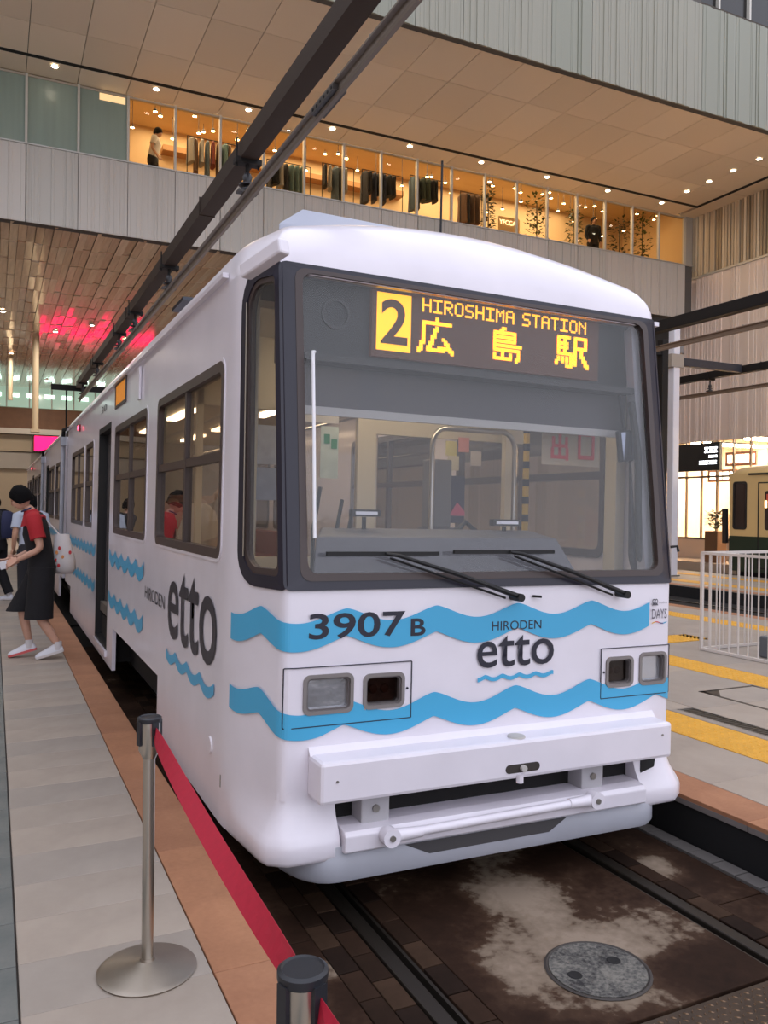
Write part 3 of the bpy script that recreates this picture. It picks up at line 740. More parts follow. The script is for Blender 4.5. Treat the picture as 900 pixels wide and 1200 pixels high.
# numbers and logo
def fp(a, b): return fsurf(a, b, -0.009)
lettering('fleet_number', '3907', -1.012, -0.535, 1.268, 1.384, fp, INK, tram, bold=0.016)
lettering('fleet_letter', 'B', -0.505, -0.426, 1.264, 1.346, fp, INK, tram, bold=0.02)
lettering('logo_small', 'HIRODEN', -0.054, 0.242, 1.270, 1.316, fp, INK, tram)
lettering('logo_word', 'etto', -0.136, 0.324, 1.088, 1.244, fp, INK, tram, bold=0.006)
lettering('days_word', 'DAYS', 0.978, 1.086, 1.293, 1.346, fp, mat('grey_print', (88, 86, 96), 0.5), tram)
lettering('days_small', 'mobiry', 1.030, 1.088, 1.372, 1.388, fp, mat('pale_grey_print', (150, 148, 156), 0.5), tram)
mk = MB()
for cx in (0.990, 1.009): mk.ring([(cx+0.011*math.cos(t*PI/6), 1.388+0.014*math.sin(t*PI/6)) for t in range(12)], [(cx+0.007*math.cos(t*PI/6), 1.388+0.009*math.sin(t*PI/6)) for t in range(12)], fsurf, -0.008, -0.009)
mk.add([fsurf(*p, -0.009) for p in ((0.978, 1.366), (1.022, 1.366), (1.016, 1.376), (0.984, 1.376))], [(0,1,2,3)])
mk.build('days_mark', mat('grey_print', (88, 86, 96), 0.5), tram)
for k, c in enumerate(((226, 176, 60), (206, 70, 76), (72, 66, 120), (70, 160, 200))):
    a = 0.978+0.027*k; MB().loft([[fsurf(a+0.027*i/4, 1.268+0.005*math.sin((a+0.027*i/4)*70)+h, -0.009) for i in range(5)] for h in (0, 0.006)], closed=False).build('days_underline', mat('underline_%d' % k, c, 0.5), tram)
MB().cyl((0.185, -0.006, 1.435), (0.225, -0.03, 1.433), 0.006, n=8).build('washer_jet', BLACK, tram)

# buffer beam, corners, lower bar, apron
bb = MB(); bb.box(-1.0, 1.0, -0.155, 0.01, 0.575, 0.762)
o = bb.build('bumper_beam', WHITE, tram, bevel=0.018)
MB().cyl((-0.92, -0.150, 0.675), (-0.92, -0.160, 0.675), 0.006, n=8).build('bolt', STEEL, o)
MB().cyl((0.93, -0.150, 0.70), (0.93, -0.160, 0.70), 0.006, n=8).build('bolt', STEEL, o)
MB().loft([[(-1.0, -0.03, 0.756), (1.0, -0.03, 0.756), (1.0, 0.0, 0.756), (-1.0, 0.0, 0.756)], [(-1.0, -0.004, 0.79), (1.0, -0.004, 0.79), (1.0, 0.0, 0.79), (-1.0, 0.0, 0.79)]]).build('bumper_flashing', WHITE, o)
MB().prism(rrect(-0.055, 0.142, 0.607, 0.648, 0.02, 4), lambda a, b: (a, -0.150, b), lambda a, b: (a, -0.158, b)).build('hook_slot', mat('slot_dark', (58, 52, 48), 0.8), o)
MB().cyl((0.04, -0.16, 0.628), (0.04, -0.178, 0.628), 0.016, n=10).build('slot_bolt', mat('aged_white_paint', (186, 182, 178), 0.5), o)
MB().cyl((0.028, -0.155, 0.60), (0.028, -0.155, 0.558), 0.018, n=10).build('tow_pin', WHITE, o)
MB().lathe([(0, 0), (0.045, 0), (0.042, 0.008), (0.02, 0.014), (0, 0.015)], c=(0.04, -0.10, 0.762), n=16).build('socket_cap', mat('aged_white_paint', (186, 182, 178), 0.5), o, smooth=40)
# skirt corners
def corner(sg):
    rows = []
    zs = [(0.60, 0.0), (0.54, 0.0), (0.48, 0.022), (0.42, 0.062), (0.395, 0.076), (0.375, 0.082), (0.32, 0.082), (0.302, 0.072), (0.295, 0.055)]
    sl_ = [0.87 + (SA+0.10-0.87)*i/22 for i in range(23)]
    for z, off in zs:
        row = []
        for s in sl_:
            w = lw(s); e = w
            sh = (0.60-z)*0.28 if s < 0.9 else 0.0
            p = surf(sg*(s), z, -off*e - 0.0012); row.append(p)
        rows.append(row)
    mb = MB(); mb.loft(rows, closed=False)
    a = [r[0] for r in rows]; back = [(p[0], 0.12, p[2]) for p in a]
    mb.loft([a, back], closed=False)
    bot = rows[-1]; mb.loft([bot, [(p[0]*0.86, p[1]+0.1, p[2]) for p in bot]], closed=False)
    me = mb.mesh('skirt_corner'); bm = bmesh.new(); bm.from_mesh(me); bmesh.ops.remove_doubles(bm, verts=bm.verts, dist=0.002); bmesh.ops.recalc_face_normals(bm, faces=bm.faces); bm.to_mesh(me); bm.free()
    return obj('skirt_corner', me, WHITE, tram, smooth=40)
corner(-1); rc = corner(1)
MB().prism([(0.90, 0.468), (1.0, 0.488), (1.03, 0.535), (0.925, 0.540)], lambda a, b: surf(a, b, -0.004-max(0, 0.54-b)*0.42), lambda a, b: surf(a, b, 0.01)).build('step_opening', mat('slot_black', (12, 12, 12), 0.8), rc)
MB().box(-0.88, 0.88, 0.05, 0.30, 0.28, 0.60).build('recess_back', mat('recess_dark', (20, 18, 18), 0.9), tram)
for x0, x1 in ((-0.76, -0.62), (0.48, 0.62)):
    rb = MB(); rb.box(x0, x1, -0.06, 0.06, 0.42, 0.60); q = rb.build('bumper_bracket', mat('bracket_grey', (176, 174, 178), 0.5), tram, bevel=0.006)
    MB().cyl(((x0+x1)/2, -0.058, 0.50), ((x0+x1)/2, -0.07, 0.50), 0.018, n=8).build('bolt', STEEL, q)
lb = MB(); pf = [(0.10, 0.440), (-0.05, 0.440), (-0.105, 0.430), (-0.122, 0.412), (-0.118, 0.345), (-0.11, 0.335), (0.10, 0.335)]
lb.prism(pf, lambda a, b: (-0.862, a, b), lambda a, b: (0.862, a, b)); lo = lb.build('lower_bumper', WHITE, tram, bevel=0.006)
rd = MB(); rd.cyl((-0.64, -0.150, 0.400), (0.47, -0.150, 0.415), 0.021, n=12); ro = rd.build('tow_bar', WHITE, tram, smooth=40)
for x, z in ((-0.66, 0.40), (0.49, 0.415)):
    s = -1 if x < 0 else 1
    MB().cyl((x, -0.122, z), (x, -0.180, z), 0.042, n=16).build('tow_bar_eye', WHITE, ro, smooth=40)
    MB().cyl((x-s*0.03, -0.15, z), (x-s*0.16, -0.15, z), 0.030, 0.024, n=12).build('tow_bar_collar', WHITE, ro, smooth=40)
    MB().lathe([(0.0, 0), (0.014, 0), (0.014, 0.006), (0, 0.006)], n=10).build('eye_hole', STEEL, ro).matrix_local = Matrix.Translation((x, -0.181, z)) @ Matrix.Rotation(PI/2, 4, 'X')
ap = MB(); apn = []
apl = [(-1.10, 1.2), (-1.10, 0.42)] + [p for p in _bez((-1.10, 0.30), (-1.08, -0.08), (-0.88, -0.085), 8)] + [p for p in _bez((0.88, -0.085), (1.06, -0.08), (1.08, 0.30), 8)] + [(1.10, 0.42), (1.10, 1.2)]
rows = []
for z, k in ((0.36, 1.0), (0.22, 1.0), (0.20, 0.985), (0.195, 0.94)): rows.append([(x*k, y if y > 0.3 else y*k+(1-k)*0.4, z) for x, y in apl])
ap.loft(rows, closed=False)
apo = ap.build('apron', GREYW, tram, smooth=40)
sm = apo.modifiers.new('thickness', 'SOLIDIFY'); sm.thickness = 0.02; sm.offset = -1
MB().prism([(-0.55, 0.322), (-0.42, 0.262), (0.26, 0.262), (0.37, 0.322)], lambda a, b: (a, -0.087, b), lambda a, b: (a, -0.082, b)).build('apron_slot', mat('slot_grey', (70, 68, 70), 0.7), apo)

# wipers
for (x0, x1, zb, px, pz, bx) in ((-0.945, -0.375, 1.652, 0.085, 1.437, -0.66), (-0.293, 0.295, 1.660, 0.760, 1.437, 0.02)):
    wp = MB(); wp.bar((x0, -0.028, zb), (x1, -0.028, zb), 0.014, 0.018); wo = wp.build('wiper_blade', BLACK, tram)
    MB().tube([(bx, -0.045, zb), (bx+0.06, -0.06, zb-0.008), ((bx+px)/2, -0.072, (zb+pz)/2+0.01), (px-0.02, -0.06, pz+0.004)], [0.008, 0.009, 0.011, 0.014], 8).build('wiper_arm', BLACK, wo)
    MB().tube([(bx+0.02, -0.05, zb-0.02), ((bx+px)/2, -0.05, (zb+pz)/2-0.022), (px-0.08, -0.03, pz-0.004)], 0.006, 6).build('wiper_arm', BLACK, wo)
    MB().cyl((px-0.02, 0.0, pz), (px-0.02, -0.085, pz), 0.020, n=12).build('wiper_pivot', BLACK, wo)
# white grab handle beside the windscreen
MB().tube([(-0.985, 0.075, 2.56), (-1.0, 0.055, 2.56), (-1.0, 0.02, 2.20), (-1.0, -0.02, 1.72)], 0.008, 8).build('grab_rail', mat('bright_white_rail', (240, 240, 246), 0.3), tram)
MB().tube([(1.13, 0.02, 1.685), (1.16, 0.0, 1.69), (1.165, -0.005, 1.66)], 0.008, 6).build('mirror_hook', BLACK, tram)
MB().box(0.56, 0.98, 0.455, 0.458, 2.14, 2.36).build('exit_sign_plate', glass_mat('milky_plate', (248, 246, 240), 0.3, haze=0.4, haze_col=(214, 198, 172)), tram)
MB().box(0.57, 0.58, 0.45, 0.46, 2.36, 2.57).build('exit_sign_hanger', STEEL, tram)
MB().box(0.96, 0.97, 0.45, 0.46, 2.36, 2.57).build('exit_sign_hanger', STEEL, tram)

# ---- side windows, door, decoration
def side_window(fn, y0, y1, cols, parent, bar=True):
    w = MB().ring(rrect(y0, y1, WZ0-0.015, WZ1+0.01, 0.07, 4), rrect(y0+0.045, y1-0.045, WZ0+0.035, WZ1-0.045, 0.045, 4), fn, 0.05, -0.006).build('window_frame', BROWNF, parent, smooth=40)
    n = cols
    def bx(a0, a1, b0, b1, d0, d1, nm, m_):
        MB().prism([(a0, b0), (a1, b0), (a1, b1), (a0, b1)], lambda a, b: fn(a, b, d0), lambda a, b: fn(a, b, d1)).build(nm, m_, w)
    L = (y1-y0-0.09)/n
    for k in range(n):
        a = y0+0.045+L*k; b = a+L
        if k: bx(a-0.024, a+0.024, WZ0+0.03, WZ1-0.04, 0.0, 0.045, 'mullion', BROWNF)
        if bar: bx(a, b, 2.085, 2.135, 0.002, 0.045, 'transom', BROWNF)
        bx(a, b, WZ0+0.03, 2.11 if bar else WZ1-0.04, 0.022, 0.028, 'pane', SGLASS)
        if bar: bx(a, b, 2.11, WZ1-0.04, 0.014, 0.020, 'pane', SGLASS)
    # pale rim round the opening
    MB().ring(rrect(y0-0.02, y1+0.02, WZ0-0.035, WZ1+0.03, 0.09, 4), rrect(y0, y1, WZ0-0.015, WZ1+0.01, 0.07, 4), fn, 0.01, -0.004).build('rim', WHITE, w)
for y0, y1 in SIDE_W:
    side_window(lside, y0, y1, 2 if y1-y0 > 1.2 else 1, tram); side_window(rside, y0, y1, 2 if y1-y0 > 1.2 else 1, tram)
def door(fn, y0, y1, z0, z1, parent):
    d = MB().ring([(y0, z0), (y1, z0), (y1, z1), (y0, z1)], [(y0+0.05, z0+0.04), (y1-0.05, z0+0.04), (y1-0.05, z1-0.06), (y0+0.05, z1-0.06)], fn, 0.16, 0.0).build('door_frame', BLACK, parent)
    for a, b in ((y0+0.05, (y0+y1)/2-0.01), ((y0+y1)/2+0.01, y1-0.05)):
        lf = MB().ring([(a, z0+0.04), (b, z0+0.04), (b, z1-0.06), (a, z1-0.06)], [(a+0.06, z0+0.3), (b-0.06, z0+0.3), (b-0.06, z1-0.16), (a+0.06, z1-0.16)], fn, 0.13, 0.09).build('door_leaf', mat('door_dark_grey', (70, 66, 68), 0.4), d)
        MB().prism([(a+0.05, z0+0.28), (b-0.05, z0+0.28), (b-0.05, z1-0.14), (a+0.05, z1-0.14)], lambda p, q: fn(p, q, 0.108), lambda p, q: fn(p, q, 0.114)).build('door_glass', SGLASS, lf)
    MB().prism([(y0, z0-0.05), (y1, z0-0.05), (y1, z0+0.01), (y0, z0+0.01)], lambda p, q: fn(p, q, -0.02), lambda p, q: fn(p, q, 0.15)).build('door_sill', WHITE, d)
door(lside, *DOOR, tram)
def side_wave(fn, y0, y1, zc, amp, T, th):
    n = max(24, int((y1-y0)/T*14)); a_, b_ = [], []
    for i in range(n+1):
        y = y0+(y1-y0)*i/n; q = abs(math.sin(PI*(y-y0)/T)); z = zc+amp*(0.5-q)
        a_.append(fn(y, z+th/2, -0.004)); b_.append(fn(y, z-th/2, -0.004))
    MB().loft([a_, b_], closed=False).build('wave_stripe', BLUE, tram)
for fn in (lside, rside):
    for y0, y1 in ((2.95, 4.98), (6.2, 10.2)):
        side_wave(fn, y0, y1, 1.345, 0.06, 0.40, 0.105); side_wave(fn, y0, y1, 0.945, 0.06, 0.40, 0.105)
    side_wave(fn, 0.72, 2.0, 0.895, 0.045, 0.33, 0.06)
def lp_(a, b): return (-HW-0.005, -a, b)      # text on the left flank reads from far to near
lettering('side_logo_word', 'etto', -1.97, -0.69, 1.015, 1.45, lp_, INK, tram, bold=0.008)
lettering('side_logo_small', 'HIRODEN', -2.86, -2.09, 1.165, 1.255, lp_, INK, tram)
lettering('car_mark', '30', -5.9, -5.45, 2.83, 2.90, lp_, mat('grey_print', (88, 86, 96), 0.5), tram)
sd = MB().ring([(4.06, 2.765), (4.76, 2.765), (4.76, 3.0), (4.06, 3.0)], [(4.09, 2.79), (4.73, 2.79), (4.73, 2.975), (4.09, 2.975)], lside, 0.02, -0.012).build('side_display', BROWNF, tram)
MB().prism([(4.09, 2.79), (4.73, 2.79), (4.73, 2.975), (4.09, 2.975)], lambda a, b: lside(a, b, -0.003), lambda a, b: lside(a, b, -0.006)).build('side_display_face', mat('amber_side_display', (120, 74, 20), 0.5, emit=((230, 140, 40), 0.6), noise=(40, 0.5)), sd)
MB().bar((-HW-0.012, 3.3, 2.69), (-HW-0.012, 3.3, 2.95), 0.02, 0.09).build('side_aerial', WHITE, tram, bevel=0.006)
def side_lamp(y, z, sec=tram):
    q = MB().lathe([(0, 0), (0.05, 0), (0.05, 0.02), (0.03, 0.03), (0, 0.03)], n=14).build('marker_lamp', mat('red_lamp_rim', (150, 40, 56), 0.4), sec)
    q.matrix_local = Matrix.Translation((-HW, y, z)) @ Matrix.Rotation(-PI/2, 4, 'Y')
    MB().lathe([(0, 0.03), (0.035, 0.03), (0.025, 0.04), (0, 0.042)], n=12).build('lamp_glow', mat('red_lamp_glow', (255, 120, 140), 0.4, emit=((255, 60, 90), 6.0)), q)
side_lamp(8.3, 2.88)
MB().lathe([(0, 0), (0.045, 0), (0.04, 0.008), (0, 0.008)], n=14).build('jacking_cap', WHITE, tram).matrix_local = Matrix.Translation((-HW, 0.78, 0.62)) @ Matrix.Rotation(-PI/2, 4, 'Y')
MB().box(-HW-0.003, -HW+0.01, 0.555, 0.565, 0.47, 0.53).build('small_slit', STEEL, tram)

# ---- bogie and underframe
uf = MB().box(-1.05, 1.05, 0.35, Y1, 0.32, 0.66).build('underframe', DARK, tram)
MB().box(-1.18, 1.18, 0.9, 2.2, 0.30, 0.66).build('equipment_box', DARK, uf)
MB().box(-1.18, 1.18, 4.8, 9.2, 0.34, 0.66).build('equipment_box', DARK, uf)
for yc in (2.75, 4.2, 9.8, 11.2):
    for sx in (-1, 1):
        MB().cyl((sx*0.70, yc, 0.32), (sx*0.82, yc, 0.32), 0.33, n=28).build('wheel', mat('wheel_steel', (40, 36, 34), 0.6), uf, smooth=40)
    MB().cyl((-0.9, yc, 0.32), (0.9, yc, 0.32), 0.09, n=10).build('axle', DARK, uf)

# ---- other two body sections
def section(y0, y1, wins, doors):
    L = [(-1, lside), (1, rside)]
    for sg, fn in L:
        hs = [(a+0.03, b-0.03, WZ0+0.03, WZ1-0.03) for a, b in wins] + [(y0-0.1, y0+0.75, 0.2, 0.66), (y1-3.4 if y1 > 20 else y1-0.75, y1-1.6 if y1 > 20 else y1+0.1, 0.2, 0.66)]
        if sg < 0: hs += [(a, b, 0.40, 2.68) for a, b in doors]
        holed([y0, y1] + [h for q in hs for h in q[:2] if y0 < h < y1], [0.29, 1.2, 1.49, 2.95] + [h for q in hs for h in q[2:] if h > 0.29], hs, fn, 0.035).build('body_side', WHITE, tram)
        for a, b in wins: side_window(fn, a, b, 2 if b-a > 1.2 else 1, tram)
        side_wave(fn, y0+0.1, y1-0.1 if y1 < 20 else y1-0.6, 1.345, 0.06, 0.40, 0.105); side_wave(fn, y0+0.1, y1-0.1 if y1 < 20 else y1-0.6, 0.945, 0.06, 0.40, 0.105)
        if sg < 0:
            for a, b in doors: door(fn, a, b, 0.40, 2.68, tram)
        MB().bar((sg*1.262, y0, 3.005), (sg*1.262, y1, 3.005), 0.03, 0.025).build('rain_gutter', WHITE, tram)
    rr_ = [[(sg_*(HW-0.2*(1-math.cos(t))), y, 2.95+(zt(1.045)-2.95)*math.sin(t)) for sg_, t in [(-1, PI/2*k/6) for k in range(7)]] +
           [(1.045*(-1+2*i/10), y, zt(1.045*(-1+2*i/10))) for i in range(1, 10)] + [(HW-0.2*(1-math.cos(t)), y, 2.95+(zt(1.045)-2.95)*math.sin(t)) for t in [PI/2*(6-k)/6 for k in range(7)]] for y in (y0, y1)]
    MB().loft(rr_, closed=False).build('roof', WHITE, tram, smooth=40)
    MB().box(-1.2, 1.2, y0, y1, 0.70, 0.80).build('cabin_floor', mat('tram_floor_grey', (98, 92, 86), 0.7), tram)
    MB().box(-1.2, 1.2, y0, y1, 2.88, 2.93).build('cabin_ceiling', CREAM, tram)
    MB().box(-1.0, 1.0, y0+0.3, y1-0.3, 0.32, 0.66).build('underframe', DARK, tram)
section(10.80, 16.2, [(11.1, 12.9), (13.2, 14.9)], [(15.0, 15.95)])
section(16.75, 27.2, [(17.6, 19.4), (19.8, 21.6), (23.3, 25.1), (25.4, 26.6)], [(21.9, 23.0)])
side_lamp(22.95, 2.9)
for y in (10.25, 16.2):
    for k in range(5):
        MB().box(-1.16+0.02*(k % 2), 1.16-0.02*(k % 2), y+0.11*k, y+0.11*k+0.11, 0.5, 3.0).build('gangway_bellows', mat('grey_bellows', (96, 92, 94), 0.8), tram)
    MB().cyl((-1.30, y+0.3, 1.3), (-1.30, y+0.3, 2.93), 0.035, n=10).build('gangway_cable_pole', GREYW, tram)
    MB().tube([(-1.30, y+0.3, 2.92), (-1.31, y+0.12, 3.02), (-1.2, y-0.1, 3.05), (-1.1, y-0.3, 3.12)], 0.03, 8).build('gangway_cable', BLACK, tram)
    MB().box(-1.34, -1.26, y+0.22, y+0.38, 2.78, 2.92).build('gangway_cable_box', GREYW, tram)
MB().box(-1.2, 1.2, 27.16, 27.24, 0.4, 2.95).build('rear_end', WHITE, tram)
# ---- interior of the front section
MB().box(-1.2, 1.2, 0.3, Y1, 0.70, 0.80).build('cabin_floor', MATS['tram_floor_grey'], tram)
MB().box(-1.2, 1.2, 0.75, Y1, 2.90, 2.94).build('cabin_ceiling', CREAM, tram)
LAMPM = mat('cabin_strip_lamp', (255, 244, 226), 0.5, emit=((255, 232, 200), 9.0))
MB().box(-0.6, 0.6, 0.85, 1.05, 2.875, 2.90).build('cab_lamp', LAMPM, tram)
for y in (1.9, 3.9, 5.9, 7.9): MB().box(-0.45, -0.33, y-0.6, y+0.6, 2.87, 2.90).build('strip_lamp', LAMPM, tram)
for y in (2.9, 4.9, 6.9, 8.9): MB().box(0.33, 0.45, y-0.6, y+0.6, 2.87, 2.90).build('strip_lamp', LAMPM, tram)
for y0, y1 in ((2.15, 4.9), (6.6, 9.6)):
    for sg in (-1, 1):
        if True:
            st = MB().box(*sorted((sg*1.18, sg*0.72)), y0, y1, 0.80, 1.24).build('bench_seat', mat('seat_red', (128, 50, 52), 0.8), tram, bevel=0.03)
            MB().box(*sorted((sg*1.19, sg*1.08)), y0, y1, 1.2, 1.56).build('seat_back', mat('seat_red', (128, 50, 52), 0.8), st, bevel=0.02)
for sx in (-0.5, 0.5): MB().cyl((sx, 1.7, 2.65), (sx, 9.9, 2.65), 0.015, n=8).build('hand_rail', CHROME, tram)
for sx, y in ((-0.5, 2.6), (0.5, 2.6), (-0.5, 4.9), (0.5, 6.2)): MB().cyl((sx, y, 0.8), (sx, y, 2.9), 0.016, n=8).build('grab_pole', CHROME, tram)
# cab: dashboard, consoles, sunblind, display, partition
ds = MB(); ds.loft([[(-0.98, 0.06, 0.8), (0.55, 0.06, 0.8), (0.55, 0.06, 1.50), (-0.98, 0.06, 1.50)], [(-0.98, 0.22, 0.8), (0.55, 0.22, 0.8), (0.50, 0.22, 1.72), (-0.90, 0.22, 1.72)], [(-0.85, 0.42, 0.8), (0.45, 0.42, 0.8), (0.45, 0.42, 1.76), (-0.80, 0.42, 1.76)], [(-0.85, 0.55, 0.8), (0.45, 0.55, 0.8), (0.45, 0.55, 1.58), (-0.80, 0.55, 1.58)]])
dsh = ds.build('dashboard', GREYI, tram, bevel=0.01)
MB().box(0.52, 1.12, 0.04, 0.5, 0.8, 1.52).build('side_console', mat('pale_console', (150, 146, 142), 0.5), tram, bevel=0.01)
for x0, x1, z in ((-0.66, -0.50, 1.835), (0.18, 0.36, 1.80)):
    l_ = MB().box(x0, x1, 0.36, 0.40, z-0.018, z+0.018).build('dash_lamp', BLACK, dsh)
    MB().box(x0+0.02, x1-0.02, 0.355, 0.36, z-0.008, z+0.008).build('lamp_strip', mat('bright_white_rail', (240, 240, 246), 0.3), l_)
    MB().cyl(((x0+x1)/2, 0.39, z-0.02), ((x0+x1)/2, 0.39, 1.72), 0.012, n=8).build('lamp_stalk', BLACK, l_)
MB().tube([(-0.02, 0.42, 1.74), (0.05, 0.44, 1.80), (0.12, 0.42, 1.74)], 0.014, 8).build('control_handle', BLACK, dsh)
for x, h in ((-0.86, 0.36), (-0.74, 0.30), (-0.68, 0.25)):
    MB().tube([(x, 0.38, 1.40), (x+0.01, 0.40, 1.60+h*0.4), (x+0.05, 0.42, 1.60+h)], 0.010, 6).build('cable_loom', BLACK, dsh)
# destination display
bxm = mat('display_black', (18, 16, 16), 0.5)
dd = MB().box(-1.04, 1.04, 0.30, 0.50, 2.57, 2.955).build('destination_display', bxm, tram)
MB().box(-0.99, 0.99, 0.18, 0.32, 2.545, 2.578).build('display_shelf', mat('display_shelf', (48, 46, 46), 0.5), dd)
MB().lathe([(0.062, 0), (0.075, 0), (0.075, 0.012), (0.062, 0.012)], n=20).build('vent_ring', mat('vent_grey', (44, 44, 46), 0.5), dd).matrix_local = Matrix.Translation((-0.80, 0.296, 2.80)) @ Matrix.Rotation(PI/2, 4, 'X')
LED = mat('amber_led', (255, 190, 30), 0.5, emit=((255, 176, 16), 1.9))
LEDD = mat('faint_glow_led_board', (58, 34, 12), 0.5, emit=((150, 74, 10), 0.12))  # dark board behind the dots, given a faint amber glow of its own
LY = 0.27
MB().box(-0.615, 0.80, LY, 0.30, 2.615, 2.948).build('led_board', LEDD, dd)
def dots(bitmap, a0, a1, b0, b1, fat=1.0):
    mb = MB(); nr = len(bitmap); nc = len(bitmap[0]); da = (a1-a0)/nc; db = (b1-b0)/nr
    for r, row in enumerate(bitmap):
        for c, ch in enumerate(row):
            if ch == '#':
                ca = a0+(c+0.5)*da; cb = b1-(r+0.5)*db; q = fat/2
                mb.add([(ca-da*q, LY-0.004, cb-db*q), (ca+da*q, LY-0.004, cb-db*q), (ca+da*q, LY-0.004, cb+db*q), (ca-da*q, LY-0.004, cb+db*q)], [(0, 1, 2, 3)])
    return mb
K1 = ["........#.......","........#.......","..#############.","..#.............","..#.....#.......","..#....##.......","..#....#........","..#....#........","..#...##........","..#...#....#....","..#...#.....#...",".##..##.....##..",".#...#.......#..",".#..##...######.","##..########..##","#..............#"]
K2 = ["......##........",".....##.........","..###########...","..#.........#...","..###########...","..#.........#...","..###########...","..#.............","..##############","..#.............","..#############.","......#.......#.","..#...#...#...#.","..#...#...#...#.","..#########..##.",".............#.."]
K3 = [".######..######.",".#..#....#....#.",".#..#....#....#.",".#####...#....#.",".#..#....#....#.",".#####...######.",".#..#....#..#...",".#..#....#..#...",".#######.#..#...",".......#.#..##..",".#.#.#.#.#...#..",".#.#.#.#.#...##.","#..#.#.###....#.","#......#.#....##",".....###.......#","................"]
F5 = dict(H=["#...#","#...#","#...#","#####","#...#","#...#","#...#"], I=["#####","..#..","..#..","..#..","..#..","..#..","#####"], R=["####.","#...#","#...#","####.","#.#..","#..#.","#...#"], O=[".###.","#...#","#...#","#...#","#...#","#...#",".###."],
          S=[".####","#....","#....",".###.","....#","....#","####."], M=["#...#","##.##","#.#.#","#.#.#","#...#","#...#","#...#"], A=[".###.","#...#","#...#","#####","#...#","#...#","#...#"], T=["#####","..#..","..#..","..#..","..#..","..#..","..#.."], N=["#...#","##..#","#.#.#","#..##","#...#","#...#","#...#"])
txt = "HIROSHIMA STATION"
rows7 = ['.'.join((F5[c][r] if c != ' ' else '...') for c in txt) for r in range(7)]
dots(rows7, -0.338, 0.706, 2.866, 2.936, 1.08).build('led_latin_text', LED, dd)
for bmpp, a0, a1 in ((K1, -0.360, -0.152), (K2, 0.070, 0.272), (K3, 0.498, 0.726)): dots(bmpp, a0, a1, 2.660, 2.842, 1.6).build('led_kanji', LED, dd)
MB().box(-0.590, -0.400, LY-0.003, LY, 2.648, 2.934).build('led_route_block', LED, dd)
lettering('led_route_number', '2', -0.570, -0.420, 2.680, 2.905, lambda a, b: (a, LY-0.008, b), LEDD, dd, bold=0.02)
# sunblind
MB().box(-0.98, 1.04, 0.302, 0.308, 2.33, 2.57).build('sunblind', glass_mat('smoked_blind', (150, 150, 156), 0.3, haze=0.55, haze_col=(120, 118, 122)), tram)
MB().box(-0.98, 1.06, 0.292, 0.312, 2.305, 2.345).build('sunblind_bar', mat('pale_blind_bar', (190, 188, 184), 0.4), tram)
# inner pillars
for sx in (-1, 1):
    MB().bar((sx*1.05, 0.10, 1.52), (sx*1.05, 0.26, 2.93), 0.10, 0.06, up=(0, 1, 0)).build('pillar_trim', mat('pale_pillar_trim', (176, 176, 184), 0.5), tram)
    MB().bar((sx*1.16, 0.52, 0.8), (sx*1.16, 0.52, 2.93), 0.07, 0.10, up=(0, 1, 0)).build('pillar_trim', CREAM, tram)
MB().tube([(0.97, 0.18, 2.5), (0.99, 0.14, 2.2), (0.985, 0.12, 1.8), (1.0, 0.12, 1.62), (1.06, 0.12, 1.55)], 0.02, 8).build('demister_hose', mat('dark_olive_hose', (50, 52, 50), 0.6), tram)
# inside mirror
mi = MB().bar((0.985, 0.20, 2.165), (0.96, 0.20, 2.34), 0.155, 0.03, up=(0, 1, 0)).build('inside_mirror', BLACK, tram, bevel=0.008)
MB().bar((0.984, 0.182, 2.175), (0.961, 0.182, 2.33), 0.12, 0.004, up=(0, 1, 0)).build('mirror_glass', mat('mirror_face', (150, 156, 172), 0.1, metal=0.9), mi)
MB().cyl((0.96, 0.22, 2.34), (0.95, 0.26, 2.55), 0.01, n=8).build('mirror_stem', BLACK, mi)
# partition behind the driver
PY = 1.45
pt = MB()
for x0, x1 in ((-1.2, -1.165), (-0.16, -0.03), (0.98, 1.06)): pt.box(x0, x1, PY, PY+0.05, 0.8, 2.9)
pt.box(-1.2, -0.03, PY, PY+0.05, 2.46, 2.9); pt.box(-1.2, -0.03, PY, PY+0.05, 0.8, 1.55)
po = pt.build('cab_partition', CREAM, tram)
MB().box(-1.165, -0.16, PY+0.02, PY+0.026, 1.55, 2.46).build('partition_glass', SGLASS, po)
NOTE = mat('notice_paper', (206, 208, 212), 0.7)
for x0, x1, z0, z1, c in ((-0.92, -0.62, 2.12, 2.36, (170, 176, 190)), (-0.92, -0.62, 1.90, 2.10, (150, 160, 180)), (-0.42, -0.30, 2.05, 2.38, (190, 204, 196)), (-0.60, -0.30, 2.40, 2.45, (196, 192, 186))):
    MB().box(x0, x1, PY-0.006, PY-0.001, z0, z1).build('notice', mat('notice_%d_%d' % (x0*100, z0*100), c, 0.7, noise=(14, 0.15)), po)
MB().box(-0.40, -0.36, PY-0.010, PY-0.007, 2.27, 2.33).build('exit_pictogram', mat('safety_green', (30, 130, 84), 0.5), po)
MB().box(-0.35, -0.31, PY-0.010, PY-0.007, 2.24, 2.30).build('exit_pictogram', MATS['safety_green'], po)
for x, sx in ((0.30, 0), (1.0, 0)): pass
MB().tube([(0.28, 1.25, 1.30), (0.28, 1.25, 2.28)] + [(0.38-0.10*math.cos(t*PI/12), 1.25, 2.28+0.12*math.sin(t*PI/12)) for t in range(1, 7)] + [(0.82+0.10*math.sin(t*PI/12), 1.25, 2.28+0.12*math.cos(t*PI/12)) for t in range(0, 7)] + [(0.92, 1.25, 1.30)], 0.018, 8).build('chrome_arch_rail', CHROME, tram, smooth=60)
